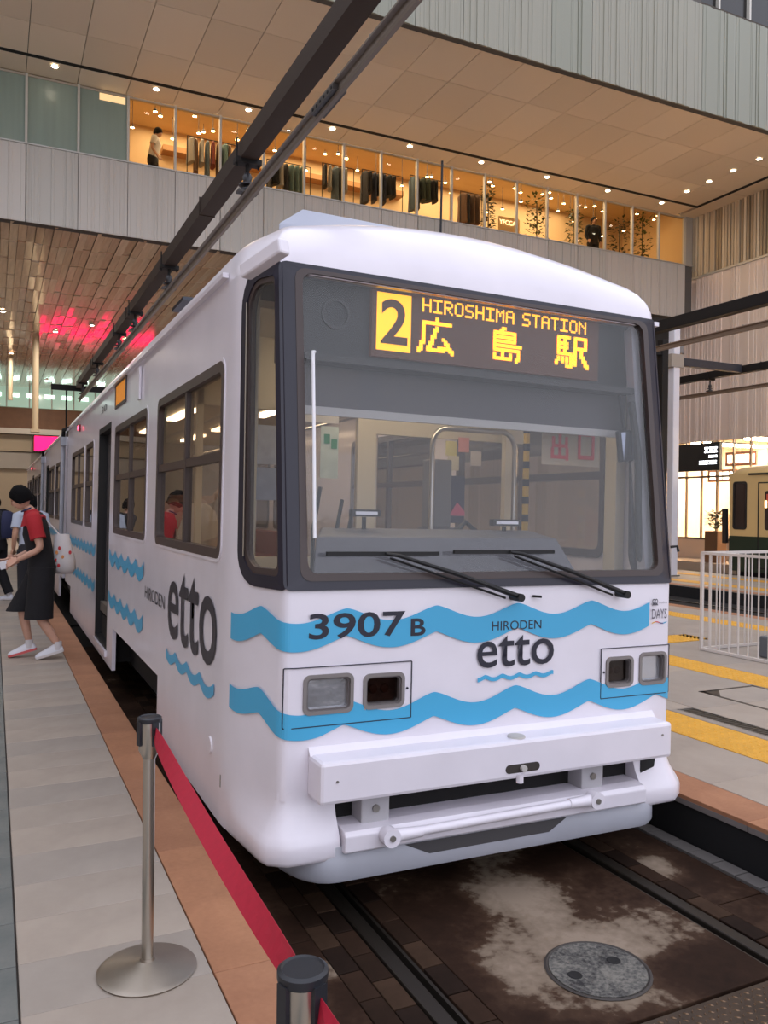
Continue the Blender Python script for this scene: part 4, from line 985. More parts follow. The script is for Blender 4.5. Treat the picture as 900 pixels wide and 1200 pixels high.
MB().box(0.30, 0.46, 1.30, 1.42, 1.75, 2.20).build('fare_box', mat('fare_box_grey', (110, 108, 112), 0.5), tram, bevel=0.01)
MB().box(0.30, 0.50, 1.28, 1.46, 0.8, 1.75).build('fare_stand', GREYI, tram)
MB().box(0.50, 0.62, 1.40, 1.41, 1.78, 2.10).build('notice_board', mat('notice_navy', (52, 50, 76), 0.5), tram)
MB().prism([(0.50, 1.83), (0.56, 1.92), (0.62, 1.86), (0.62, 1.83)], lambda a, b: (a, 1.398, b), lambda a, b: (a, 1.394, b)).build('notice_pink', mat('notice_pink', (206, 84, 116), 0.5), tram)
for x0, z0, c in ((0.50, 2.24, (206, 196, 120)), (0.60, 2.27, (214, 140, 130)), (0.70, 2.18, (200, 190, 180)), (0.52, 2.14, (210, 200, 170))):
    MB().box(x0, x0+0.085, 1.46, 1.465, z0, z0+0.10).build('notice', mat('sticker_%d' % (c[1]), c, 0.6), tram)
MB().box(-0.03, 1.2, 1.52, 1.56, 2.36, 2.9).build('header_panel', CREAM, tram)
pole = MB().cyl((0.98, 1.20, 0.8), (0.98, 1.20, 2.9), 0.022, n=10).build('striped_pole', mat('pole_yellow', (196, 162, 48), 0.5), tram)
for i in range(14): MB().cyl((0.98, 1.20, 1.2+i*0.12), (0.98, 1.20, 1.25+i*0.12), 0.024, n=10).build('pole_stripe', BLACK, pole)
# exit lettering hung beside the doorway
RED = mat('red_print', (190, 36, 40), 0.5)
lettering('exit_kanji', '\u51fa', 0.621, 0.748, 2.168, 2.318, lambda a, b: (a, 0.45, b), RED, tram, bold=0.03)
eg = MB().ring(rrect(0.816, 0.936, 2.180, 2.336, 0.003, 1), rrect(0.834, 0.918, 2.204, 2.318, 0.002, 1), lambda a, b, d: (a, 0.45+d, b), 0.002, -0.002).build('exit_kanji', RED, tram)

# ================================================================== OVERHEAD LINE
def beam_obj(name, label, x, y0, y1, zb, zt_, w, m, cat='overhead beam'):
    o = thing(name, label, cat, (x, y0, zb))
    L = y1-y0; H = zt_-zb
    MB().box(-w/2, w/2, 0, L, 0, H).build('beam_body', m, o, bevel=0.008)
    MB().box(-w/2-0.012, w/2+0.012, 0, L, -0.012, 0.0).build('bottom_flange', m, o)
    y = 1.2
    while y < L:
        MB().box(-w/2-0.02, w/2+0.02, y, y+0.012, -0.02, H+0.01).build('splice_plate', m, o); y += 6.0
    return o
def conductor(name, label, x, y0, y1, z, hangers, zbeam, m):
    o = thing(name, label, 'conductor rail', (x, y0, z)); L = y1-y0
    p = [(-0.045, 0.10), (0.045, 0.10), (0.045, 0.085), (0.012, 0.078), (0.012, 0.03), (0.022, 0.022), (0.016, 0.0), (-0.016, 0.0), (-0.022, 0.022), (-0.012, 0.03), (-0.012, 0.078), (-0.045, 0.085)]
    MB().prism(p, lambda a, b: (a, 0, b), lambda a, b: (a, L, b)).build('conductor_bar', m, o)
    y = 0.8
    while y < L:
        for sx in (-0.03, 0.03): MB().cyl((sx, y, 0.09), (sx, y, 0.115), 0.012, n=8).build('clamp_bolt', STEEL, o)
        y += 0.55
    for hy in hangers:
        a = hy-y0; H = zbeam-z
        h_ = MB().cyl((0, a, 0.10), (0, a, H), 0.02, n=8).build('hanger', BEAMK, o)
        MB().lathe([(0.03, 0.12), (0.075, 0.125), (0.075, 0.14), (0.035, 0.15), (0.035, 0.17), (0.085, 0.175), (0.085, 0.19), (0.035, 0.2), (0.05, 0.26), (0.03, 0.30)], c=(0, a, 0), n=14).build('insulator', mat('dark_insulator', (40, 38, 42), 0.35), h_, smooth=40)
        MB().box(-0.10, 0.10, a-0.05, a+0.05, 0.10, 0.125).build('saddle_clamp', mat('clamp_steel', (70, 66, 64), 0.5, metal=0.4), h_)
        MB().box(-0.13, 0.13, a-0.06, a+0.06, H-0.05, H+0.0).build('top_clamp', BEAMK, h_)
        for sx in (-0.11, 0.11): MB().cyl((sx, a, H-0.08), (sx, a, H+0.19), 0.010, n=6).build('clamp_rod', BEAMK, h_)
    return o
CONM = mat('bronze_grey_conductor', (112, 100, 88), 0.45, metal=0.3)
b1 = beam_obj('overhead_beam', 'long dark brown steel beam running overhead above the white tram', 0.0, -7.0, 22.2, 5.29, 5.475, 0.15, BEAMM)
c1 = conductor('conductor_rail', 'grey-brown conductor rail hung under the beam above the white tram', 0.0, -7.0, 22.0, 4.855, (-4, 0, 4.5, 8.5, 11.6, 13.6, 17.4, 21), 5.29, CONM)
sp = MB().box(-0.055, 0.055, 9.1, 9.55, 0.03, 0.075).build('splice_plate', mat('dark_splice', (60, 54, 50), 0.5), c1)
for i in range(6): MB().cyl((-0.06, 9.13+i*0.075, 0.052), (0.06, 9.13+i*0.075, 0.052), 0.012, n=6).build('splice_bolt', BEAMK, sp)
MB().box(0.14, 0.50, 15.2, 16.0, -0.10, -0.05).build('feeder_box', mat('slate_box', (62, 66, 76), 0.5), c1)
cb = thing('gantry_crossbar', 'dark gantry crossbar carrying the far end of the overhead beam', 'crossbar', (0, 22.25, 5.2))
MB().box(-0.75, 4.2, -0.05, 0.05, 0.0, 0.16).build('bar', BEAMK, cb, bevel=0.006)
MB().cyl((-0.33, 0, 0.0), (-0.33, 0, -1.1), 0.025, n=8).build('drop_rod', BEAMK, cb)
MB().box(-0.40, -0.26, -0.07, 0.07, -1.3, -1.1).build('rod_fitting', BEAMK, cb)
MB().box(4.0, 4.2, -0.1, 0.1, -4.94, 0.16).build('gantry_post', BEAMK, cb)
b2 = beam_obj('overhead_beam', 'black steel beam above the middle track right of the tram roof', 9.25, -8.0, 22.0, 5.30, 5.50, 0.16, BEAMK)
c2 = conductor('conductor_rail', 'brown conductor rail under the beam above the middle track', 9.25, -8.0, 21.0, 4.93, (-3, 1.5, 12.0, 17), 5.30, mat('brown_conductor', (120, 100, 82), 0.5))
b3 = beam_obj('overhead_beam', 'black steel beam above the outermost track with the cream tram', 15.3, -8.0, 22.0, 5.48, 5.66, 0.16, BEAMK)
c3 = conductor('conductor_rail', 'brown conductor rail above the outermost track with the cream tram', 15.3, -8.0, 21.0, 5.02, (0, 6, 12.9, 18), 5.48, mat('brown_conductor', (120, 100, 82), 0.5))
g2 = thing('overhead_gantry', 'dark horizontal gantry arm between the white pole and the outermost overhead beam', 'gantry', (12.95, 11.85, 5.42))
MB().box(-0.15, 2.26, -0.07, 0.07, 0.06, 0.26).build('arm', mat('slate_steel', (46, 46, 52), 0.5), g2, bevel=0.006)
MB().box(-0.2, 0.2, -0.12, 0.12, 0.0, 0.32).build('collar', mat('pole_collar', (150, 140, 128), 0.5), g2)
wp_ = thing('gantry_pole', 'slim white square gantry pole standing on the far platform', 'pole', (12.95, 11.85, 0.264))
MB().box(-0.10, 0.10, -0.10, 0.10, 0.0, 6.2).build('pole_shaft', mat('white_pole_paint', (208, 206, 212), 0.35), wp_, bevel=0.02)
MB().box(-0.14, 0.14, -0.14, 0.14, 0.0, 0.03).build('foot_plate', STEEL, wp_)
MB().lathe([(0.0, 0), (0.10, 0), (0.10, 0.22), (0.0, 0.24)], c=(0.28, 0.1, 5.55), n=12).build('round_fitting', mat('fitting_grey', (118, 114, 112), 0.5), wp_)
MB().bar((0.05, 0.05, 5.6), (0.28, 0.1, 5.6), 0.05, 0.05).build('fitting_bracket', STEEL, wp_)
kp = thing('gantry_post', 'black square gantry post close behind the white pole', 'post', (11.85, 11.10, 0.26))
MB().box(-0.09, 0.09, -0.09, 0.09, 0.0, 5.6).build('post_shaft', BEAMK, kp, bevel=0.01)
MB().box(-2.7, 0.09, -0.06, 0.06, 5.24, 5.40).build('post_arm', BEAMK, kp)
MB().box(-0.13, 0.13, -0.13, 0.13, 0.0, 0.02).build('foot_plate', BEAMK, kp)

# ================================================================== STANCHIONS WITH RED BELT
RIBB = mat('crimson_belt', (176, 22, 52), 0.6, noise=(60, 0.06))
def stanchion(label, x, y):
    t = thing('belt_stanchion', label, 'stanchion', (x, y, 0.26), group='retractable belt stanchions on the platform edge')
    MB().lathe([(0, 0), (0.165, 0), (0.168, 0.006), (0.150, 0.014), (0.05, 0.028), (0.026, 0.036), (0.024, 0.045), (0, 0.045)], n=40).build('base_plate', mat('scuffed_steel_base', (160, 150, 138), 0.35, metal=0.9, noise=(6, 0.12)), t, smooth=30)
    MB().lathe([(0, 0.04), (0.0205, 0.04), (0.0205, 0.78), (0, 0.78)], n=20).build('post', CHROME, t, smooth=40)
    hd = MB().lathe([(0, 0.735), (0.022, 0.735), (0.0365, 0.765), (0.0365, 0.862), (0, 0.862)], n=24).build('belt_head', CHROME, t, smooth=40)
    MB().lathe([(0, 0.861), (0.040, 0.861), (0.041, 0.866), (0.041, 0.876), (0.035, 0.880), (0.032, 0.877), (0, 0.877)], n=28).build('cap', mat('black_plastic', (34, 36, 42), 0.45), hd, smooth=40)
    for k in range(4):
        a = k*PI/2 + 0.35; c, s = math.cos(a), math.sin(a)
        MB().bar((c*0.037, s*0.037, 0.785), (c*0.037, s*0.037, 0.866), 0.022, 0.012, up=(c, s, 0)).build('belt_clip', mat('black_plastic', (34, 36, 42), 0.45), hd)
    return t
sA = stanchion('steel belt stanchion standing further along the platform by the tram corner', -1.745, -0.515)
sB = stanchion('steel belt stanchion nearest the camera, only its black cap and head in view', -1.79, -2.195)
def belt(parent, p0, p1, sag, w=0.048):
    rows = []; n = 20
    for i in range(n+1):
        f = i/n; x, y, z = [a+(b-a)*f for a, b in zip(p0, p1)]; z -= sag*4*f*(1-f)
        a = 0.15 + 0.75*math.sin(f*PI)**0.6; cx_, cz_ = math.sin(a)*w/2, math.cos(a)*w/2
        rows.append([(x+cx_, y, z+cz_), (x-cx_, y, z-cz_), (x-cx_+0.0012, y, z-cz_-0.001), (x+cx_+0.0012, y, z+cz_-0.001)])
    MB().loft(rows).build('belt', RIBB, parent)
belt(sA, (0.012, -0.036, 0.825), (-0.045+0.012, -1.68+0.035, 0.825), 0.02)
belt(sB, (0.012, -0.036, 0.825), (0.05, -1.55, 0.80), 0.04)

# ================================================================== FENCE ON THE RIGHT PLATFORM
fm = mat('white_fence_paint', (206, 198, 192), 0.45)
fe = thing('platform_fence', 'low white tubular railing with close vertical bars on the right platform', 'fence', (5.2, 3.58, 0.26))
FH, FX, FY = 1.13, 1.75, 5.6
def rail(p0, p1, w, h, nm): MB().bar(p0, p1, w, h).build(nm, fm, fe)
for z in (0.02, FH):
    rail((0, 0, z), (0, -FY, z), 0.04, 0.03, 'rail'); rail((FX, 0, z), (FX, -FY, z), 0.04, 0.03, 'rail'); rail((0, 0, z), (FX, 0, z), 0.04, 0.03, 'rail')
bm_ = MB().cyl((0, 0, 0.03), (0, 0, FH), 0.009, n=6).mesh('bar'); bm_.materials.append(fm)
pm_ = MB().box(-0.016, 0.016, -0.016, 0.016, 0.0, FH).mesh('post'); pm_.materials.append(fm)
for side in range(3):
    n = 44 if side < 2 else 14
    for i in range(n):
        if side < 2: q = ((0, FX)[side], -i*FY/(n-1), 0)
        else: q = (FX*(i+1)/(n+1), 0, 0)
        o = bpy.data.objects.new('post' if i % 11 == 0 and side < 2 else 'bar', pm_ if i % 11 == 0 and side < 2 else bm_); COL.objects.link(o); o.parent = fe; o.location = q
sd_ = tag(MB().box(5.45, 6.7, 1.2, 3.0, 0.26, 0.50).build('stair_hatch', mat('slate_hatch', (96, 100, 106), 0.5), None, bevel=0.02), 'low grey hatch box on the platform inside the white railing', 'hatch')

# ================================================================== SIGNS
SGK = mat('sign_black', (16, 17, 20), 0.4)
SGW = mat('sign_white_glow', (255, 255, 255), 0.5, emit=((244, 248, 255), 3.0))
hs = thing('hanging_sign', 'black lit direction sign hung under the ribbed side wall', 'sign', (17.62, 14.66, 3.13))
MB().box(0, 0.12, 0, 2.3, 0, 0.86).build('sign_box', SGK, hs, bevel=0.01)
for y in (0.3, 2.0): MB().box(0.04, 1.66, y, y+0.05, 0.86, 0.90).build('bracket', SGK, hs)
for z, h, y0, y1, n in ((0.55, 0.17, 0.08, 0.60, 6), (0.40, 0.07, 0.08, 0.42, 7), (0.20, 0.11, 0.10, 0.80, 9)):
    mb = MB()
    for i in range(n):
        a = y0+(y1-y0)*i/n; w = (y1-y0)/n*0.8
        mb.box(-0.006, 0.0, a, a+w, z, z+h*0.28); mb.box(-0.006, 0.0, a, a+w, z+h*0.72, z+h); mb.box(-0.006, 0.0, a+w*(0.2 if i % 2 else 0.5), a+w*(0.5 if i % 2 else 0.85), z, z+h)
    mb.build('sign_writing', SGW, hs)
pk = thing('pink_sign', 'glowing magenta sign on the far end wall beyond the tram roof', 'sign', (-0.27, 45.3, 4.74))
MB().box(0, 6.4, 0.0, 0.7, 0, 0.88).build('sign_box', mat('sign_case', (60, 30, 44), 0.5), pk)
MB().box(0.03, 6.37, -0.012, 0.0, 0.03, 0.85).build('sign_face', mat('magenta_glow', (90, 8, 40), 0.5, emit=((255, 10, 78), 4.0)), pk)
RODM = mat('pale_beige_rod', (190, 170, 140), 0.5)
hr = thing('hanging_post', 'pale beige post hanging from the wooden ceiling above the pink sign', 'post', (-0.80, 31.0, 4.64))
MB().cyl((0, 0, 0.1), (0, 0, 3.70), 0.12, n=12).build('post_tube', RODM, hr, smooth=40)
MB().box(-0.16, 0.16, -0.16, 0.16, 0.0, 0.12).build('end_box', RODM, hr)
rod = tag(MB().cyl((-1.60, 36.0, 6.4), (-1.60, 36.0, 8.45), 0.10, n=12).build('ceiling_rod', RODM, None, smooth=40), 'thin pale rod hanging from the wooden ceiling left of the pink sign', 'rod')

# ================================================================== CREAM AND GREEN TRAM
T2C = mat('cream_tram_paint', (208, 178, 122), 0.35); T2G = mat('dark_green_tram_paint', (34, 48, 34), 0.35); T2W = mat('dark_tram_glass', (58, 46, 40), 0.12)
t2 = thing('vintage_tram', 'cream and dark green tram standing at the far right edge', 'tram', (16.26, 12.0, 0.0))
W2 = 1.18
def t2s(y, z, d=0.0): return (-W2 + d, y, z)
wins2 = [(-0.52, -0.14, 1.45, 2.62), (-1.72, -1.05, 1.40, 2.42)] + [(-2.2-1.15*(i+1), -2.2-1.15*i-0.25, 1.45, 2.42) for i in range(8)]
door2 = (-1.85, -0.88)
holed([-14, 0.0] + [h for q in wins2 for h in q[:2]], [1.25, 2.85] + [h for q in wins2 for h in q[2:]], wins2, t2s, 0.04).build('side_upper', T2C, t2)
MB().prism([(-14, 0.35), (0, 0.35), (0, 1.25), (-14, 1.25)], lambda a, b: t2s(a, b, 0), lambda a, b: t2s(a, b, 0.04)).build('side_lower', T2G, t2)
MB().prism([(-14, 0.35), (0, 0.35), (0, 1.25), (-14, 1.25)], lambda a, b: (W2, a, b), lambda a, b: (W2-0.04, a, b)).build('side_lower', T2G, t2)
MB().prism([(-14, 1.25), (0, 1.25), (0, 2.85), (-14, 2.85)], lambda a, b: (W2, a, b), lambda a, b: (W2-0.04, a, b)).build('side_upper', T2C, t2)
for k, (a, b, c, d) in enumerate(wins2):
    w_ = MB().ring(rrect(a-0.03, b+0.03, c-0.03, d+0.03, 0.08, 4), rrect(a+0.02, b-0.02, c+0.02, d-0.02, 0.06, 4), t2s, 0.03, -0.008).build('window_frame', T2C if k else mat('dark_cab_frame', (30, 28, 28), 0.4), t2)
    MB().prism([(a, c), (b, c), (b, d), (a, d)], lambda p, q: t2s(p, q, 0.018), lambda p, q: t2s(p, q, 0.024)).build('pane', T2W, w_)
a, b = -1.66, -1.10
for (y0_, y1_, c_) in ((-1.64, -1.36, (214, 206, 196)), (-1.32, -1.12, (196, 84, 62))): MB().prism([(y0_, 2.08), (y1_, 2.08), (y1_, 2.32), (y0_, 2.32)], lambda p, q: t2s(p, q, 0.012), lambda p, q: t2s(p, q, 0.015)).build('window_notice', mat('notice_t2_%d' % c_[1], c_, 0.6), t2)
MB().prism([(-1.14, 1.98), (-1.08, 1.98), (-1.08, 2.16), (-1.14, 2.16)], lambda p, q: t2s(p, q, 0.010), lambda p, q: t2s(p, q, 0.014)).build('cabin_lamp', mat('warm_small_lamp', (255, 220, 170), 0.5, emit=((255, 214, 150), 4.0)), t2)
MB().ring([(door2[0], 0.45), (door2[1], 0.45), (door2[1], 2.62), (door2[0], 2.62)], [(door2[0]+0.03, 0.48), (door2[1]-0.035, 0.48), (door2[1]-0.035, 2.59), (door2[0]+0.03, 2.59)], t2s, 0.01, -0.006).build('door_gasket', BLACK, t2)
MB().bar((-W2-0.01, -14, 2.83), (-W2-0.01, -0.6, 2.83), 0.03, 0.05).build('gutter', mat('dark_gutter', (48, 44, 34), 0.5), t2)
rows2 = []
for y in (-14, -0.6, -0.1, 0.12):
    k = 1.0 if y < -0.3 else (0.98 if y < 0 else 0.9); zz = 0 if y < -0.3 else (-0.02 if y < 0 else -0.10)
    rows2.append([(W2*k*math.cos(PI-PI*i/14)*1.0, y, 2.82+zz*0.5+(0.30+zz)*math.sin(PI*i/14)**0.8) for i in range(15)])
MB().loft(rows2, closed=False).build('roof', T2C, t2, smooth=50)
# raked cab front at the far end
fr2 = MB(); fr2.loft([[(-W2, 0, 0.35), (-W2*0.7, 0.26, 0.35), (W2*0.7, 0.26, 0.35), (W2, 0, 0.35)], [(-W2, 0, 1.25), (-W2*0.72, 0.28, 1.25), (W2*0.72, 0.28, 1.25), (W2, 0, 1.25)]], closed=False); fr2.build('front_lower', T2G, t2)
fr2 = MB(); fr2.loft([[(-W2, 0, 1.25), (-W2*0.72, 0.28, 1.25), (W2*0.72, 0.28, 1.25), (W2, 0, 1.25)], [(-W2, 0, 2.85), (-W2*0.7, 0.12, 2.85), (W2*0.7, 0.12, 2.85), (W2, 0, 2.85)]], closed=False); fr2.build('front_upper', mat('dark_cab_frame', (30, 28, 28), 0.4), t2)
MB().bar((-W2-0.02, 0.10, 1.05), (-W2-0.02, 0.12, 1.95), 0.10, 0.12).build('wing_mirror', BLACK, t2)
MB().box(-1.0, 1.0, -14, -0.1, 0.14, 0.42).build('underframe', DARK, t2)
for yc in (-3.0, -4.6, -10, -11.6):
    for sx in (-1, 1): MB().cyl((sx*0.68, yc, 0.34), (sx*0.80, yc, 0.34), 0.32, n=20).build('wheel', mat('wheel_steel', (40, 36, 34), 0.6), t2)
MB().prism([(-2.05, 1.06), (-1.9, 1.06), (-1.9, 1.26), (-2.05, 1.26)], lambda p, q: t2s(p, q, -0.01), lambda p, q: t2s(p, q, 0)).build('number_plate', mat('plate_white', (200, 200, 198), 0.5), t2)

# ================================================================== SHOPFRONT UNDER THE RIGHT WALL
ws = struct(MB().box(19.26, 19.34, -10, GY+2, 0.28, 0.95).build('window_7', mat('pale_plinth', (206, 180, 156), 0.5)), 'brightly lit shopfront glazing under the ribbed side wall')
SF = glass_mat('shop_glass', (238, 236, 230), 0.8)
MULB = mat('bronze_mullion', (112, 92, 74), 0.5)
for i in range(28):
    y = GY+1.9-i*0.66
    MB().box(19.26, 19.34, y-0.02, y+0.02, 0.95, 4.22).build('mullion', MULB, ws)
    MB().box(19.295, 19.305, y-0.64, y-0.02, 0.95, 4.22).build('pane', SF, ws)
MB().box(19.25, 19.35, -10, GY+2, 3.0, 3.06).build('transom', MULB, ws); MB().box(19.25, 19.35, -10, GY+2, 0.93, 0.99).build('transom', MULB, ws)
sh = struct(MB().box(23.0, 23.2, -10, GY+2, 0.28, 4.3).build('wall_shop', mat('peach_shop_wall', (244, 224, 200), 0.6)))
MB().box(19.35, 23.0, -10, GY+2, 4.22, 4.35).build('shop_ceiling', mat('white_shop_ceiling', (230, 220, 206), 0.7), sh)
MB().box(19.35, 23.0, GY+1.9, GY+2, 0.28, 4.22).build('shop_return', mat('peach_shop_wall', (236, 206, 172), 0.6), sh)
for i in range(9): MB().box(19.4, 22.6, 17.0-i*2.2, 17.5-i*2.2, 4.17, 4.22).build('ceiling_lamp', mat('shop_warm_lamp', (255, 244, 226), 0.5, emit=((255, 240, 220), 60.0)), sh)
for i in range(4): MB().box(22.6, 22.99, 17.6-i*1.5, 18.3-i*1.5, 0.28, 2.4).build('shelf_unit', mat('pale_shelf_wood', (214, 180, 140), 0.6), sh)
def lit_sign(label, x, y, z, w, h, n):
    o = thing('shop_sign', label, 'sign', (x, y, z))
    MB().box(0, 0.06, 0, w, 0, h).build('sign_board', mat('sign_salmon', (214, 150, 124), 0.5), o)
    mb = MB()
    for i in range(n):
        a = 0.05+(w-0.1)*i/n; ww = (w-0.1)/n*0.78
        mb.box(-0.02, 0, a, a+ww, h*0.2, h*0.8)
    mb.build('sign_writing', mat('hot_white_writing', (255, 250, 240), 0.5, emit=((255, 244, 226), 6.0)), o)
    MB().cyl((0.03, w/2, h), (0.03, w/2, 4.24-z), 0.01, n=6).build('hanging_wire', STEEL, o)
lit_sign('upper glowing white shop sign beside the black hanging sign', 19.42, 14.85, 3.36, 1.2, 0.45, 5)
lit_sign('lower glowing white shop sign behind the glass under the black hanging sign', 19.44, 15.60, 2.86, 1.2, 0.40, 4)
ks = thing('wooden_planter', 'brown wooden planter box with a bushy plant outside the shopfront', 'planter', (18.2, 15.3, 0.28))
MB().box(-0.2, 0.2, -0.25, 0.25, 0.0, 0.98).build('box', mat('brown_kiosk_wood', (120, 84, 54), 0.6), ks, bevel=0.01)
def leaf_clump(n, r, h, seed, size=0.09):
    rnd = random.Random(seed); mb = MB()
    for i in range(n):
        a = rnd.uniform(0, 2*PI); q = r*math.sqrt(rnd.random()); z = h*rnd.random(); c = Vector((q*math.cos(a), q*math.sin(a), z))
        d = Vector((math.cos(a), math.sin(a), rnd.uniform(-0.6, 0.8))).normalized(); s = d.cross(Vector((0, 0, 1))).normalized(); L = size*rnd.uniform(0.7, 1.4); w = L*0.28; up = s.cross(d)
        mb.add([c, c+d*L*0.5+s*w+up*0.01, c+d*L, c+d*L*0.5-s*w+up*0.01, c+d*L*0.5+up*L*0.12], [(0, 1, 4), (1, 2, 4), (2, 3, 4), (3, 0, 4)])
    return mb
LEAF = mat('leaf_green', (74, 88, 44), 0.5); LEAFD = mat('dark_leaf_green', (48, 58, 34), 0.5); TRUNK = mat('plant_stem', (84, 66, 46), 0.7)
q = leaf_clump(160, 0.26, 0.5, 3, 0.14).build('foliage', LEAFD, ks); q.location = (0, 0, 1.1)
MB().cyl((0, 0, 0.95), (0, 0, 1.4), 0.02, n=6).build('stem', TRUNK, ks)

# ================================================================== GALLERY SHOP ABOVE
GF = 9.72
gw = struct(MB().box(-9.5, 19.1, 20.6, 20.8, 9.6, 12.8).build('wall_shop_gallery', mat('amber_shop_wall', (204, 176, 134), 0.6)), 'warm back wall of the gallery shop')
struct(MB().box(-9.5, 19.1, GY+0.3, 20.8, 9.5, GF).build('floor_gallery', mat('gallery_floor', (150, 120, 86), 0.5)))
gc = struct(MB().box(-9.5, 19.1, GYG+0.12, 20.8, 12.62, 12.8).build('ceiling_gallery', mat('gallery_ceiling', (206, 180, 138), 0.7)))
struct(MB().box(19.0, 19.15, GYG+0.1, 20.8, 9.6, 12.8).build('wall_gallery_end', mat('gallery_end_wall', (210, 180, 134), 0.6)))
struct(MB().box(0.62, 0.72, GYG+0.1, 20.8, 9.6, 12.8).build('wall_gallery_partition', mat('gallery_end_wall', (210, 180, 134), 0.6)))
MB().box(13.2, 18.0, 20.3, 20.6, 9.72, 11.35).build('counter_wall', mat('gallery_counter', (222, 190, 140), 0.6), gw)
MB().box(2.0, 9.6, 20.2, 20.6, 11.9, 12.05).build('wall_shelf', mat('gallery_shelf', (160, 116, 66), 0.5), gw)
w1 = struct(MB().box(-9.5, 18.95, GYG+0.02, GYG+0.12, 11.84, 11.89).build('window_1', mat('head_frame', (176, 164, 146), 0.5)), 'row of tall gallery shop windows with slim pale mullions')
GG = glass_mat('gallery_glass', (250, 240, 222), 0.5); FROST = mat('pale_green_frosted_glass', (136, 150, 138), 0.3, noise=(1.2, 0.06, (6, 1, 0.3)))
MULL = mat('pale_mullion', (190, 186, 176), 0.4)
for i in range(-7, 19):
    x = -1.615 + i*1.142
    MB().box(x-0.028, x+0.028, GYG-0.01, GYG+0.09, 10.09, 11.89).build('mullion', MULL, w1)
    xe = min(x+1.142-0.028, 18.95)
    MB().box(x+0.028, xe, GYG+0.045, GYG+0.057, 10.09, 11.86).build('pane', FROST if x < 0.3 else GG, w1)
MB().box(0.0, 0.6, GYG+0.03, GYG+0.044, 11.66, 11.82).build('lit_blind', mat('warm_blind', (220, 190, 150), 0.5, emit=((255, 214, 150), 0.8)), w1)
WARM = mat('warm_bulb', (255, 236, 200), 0.5, emit=((255, 222, 170), 40.0))
def spot_lamp(label, group, x, y, z, r=0.05):
    o = thing('spot_lamp', label, 'lamp', (x, y, z), group=group)
    MB().lathe([(0, 0), (r, 0), (r*0.8, r), (r*0.3, r*1.5), (0, r*1.5)], n=10).build('shade', mat('lamp_black', (40, 34, 30), 0.5), o)
    MB().lathe([(0, -0.004), (r*0.92, -0.004), (r*0.92, 0.0), (0, 0.0)], n=10).build('bulb', WARM, o)
    MB().cyl((0, 0, r*1.4), (0, 0, 12.62-z), 0.008, n=6).build('stem', MATS['lamp_black'], o)
rl_ = random.Random(5)
for i in range(64):
    x = 0.95 + 17.6*i/64 + rl_.uniform(-0.15, 0.15); y = rl_.choice((17.75, 18.3, 19.0, 19.7))
    spot_lamp('small warm spot lamp hanging from the gallery shop ceiling', 'gallery shop spot lamps', x, y, 12.62-rl_.uniform(0.12, 1.0), 0.055)
for x in (3.0, 6.8, 10.6, 14.6):
    ld = bpy.data.lights.new('gallery_light', 'AREA'); ld.shape = 'RECTANGLE'; ld.size = 3.4; ld.size_y = 2.6; ld.energy = 170; ld.color = (1.0, 0.88, 0.70)
    lo_ = bpy.data.objects.new('gallery_light', ld); COL.objects.link(lo_); lo_.location = (x, 19.0, 12.55)
# garments on rails
def garment_mesh(seed):
    rnd = random.Random(seed); L = rnd.uniform(0.55, 1.0); rings = []
    for f, w, d in ((0, 0.03, 0.03), (0.03, 0.13, 0.04), (0.10, 0.21, 0.055), (0.3, 0.19, 0.06), (0.7, 0.20, 0.06), (1.0, 0.22, 0.065)):
        rings.append([(d*math.cos(t*PI/5)*(1+0.15*math.sin(3*t+seed)), w*math.sin(t*PI/5), -f*L) for t in range(10)])
    return MB().loft(rings).mesh('garment')
GCOL = [('charcoal', (48, 48, 52)), ('black', (26, 26, 28)), ('slate blue', (88, 104, 116)), ('pale grey', (160, 160, 158)), ('dark green', (60, 72, 62)), ('navy', (40, 46, 66)), ('brown', (96, 72, 54)), ('white', (214, 208, 196)), ('rust red', (130, 62, 50)), ('teal grey', (96, 122, 122))]
gmesh = []
for k, (nm, c) in enumerate(GCOL):
    me = garment_mesh(k); me.materials.append(mat('garment_%d' % k, c, 0.9)); gmesh.append(me)
def rack(label, x0, x1, y, z, cols, step=0.13, wide=False):
    o = thing('clothes_rail', label, 'clothes rail', (x0, y, GF))
    MB().cyl((0, 0, z-GF), (x1-x0, 0, z-GF), 0.012, n=8).build('rail', BEAMK, o)
    for x in (0.0, x1-x0): MB().cyl((x, 0, 0), (x, 0, z-GF), 0.012, n=8).build('upright', BEAMK, o); MB().box(x-0.02, x+0.02, -0.22, 0.22, 0, 0.03).build('foot', BEAMK, o)
    n = int((x1-x0-0.1)/step); rnd = random.Random(int(x0*10))
    for i in range(n):
        k = rnd.choice(cols)
        g = bpy.data.objects.new('hanging_garment', gmesh[k]); COL.objects.link(g)
        g.location = (x0+0.08+i*step, y, z-0.045); g.rotation_euler = (0, 0, rnd.uniform(-0.3, 0.3) + (PI/2 if wide else 0))
        tag(g, '%s garment hanging on the %s' % (GCOL[k][0], label.split(' holding')[0]), 'garment', 'garments on the gallery shop rails')
rack('second clothes rail from the left holding dark jackets', 4.35, 5.6, 18.0, 11.25, [0, 1, 3, 9], 0.15)
rack('third clothes rail from the left holding rows of shirts', 5.95, 6.9, 18.0, 11.45, [0, 1, 2, 3], 0.15)
rack('fourth clothes rail from the left holding black coats', 7.2, 8.5, 18.1, 11.55, [0, 1, 5, 2], 0.15)
rack('fifth clothes rail from the left holding tops in the shop middle', 8.7, 9.75, 18.0, 11.62, [1, 2, 4, 9, 0], 0.15)
rack('rightmost clothes rail holding long garments side by side', 10.4, 11.15, 18.0, 11.45, [6, 0, 8, 7, 1], 0.15)
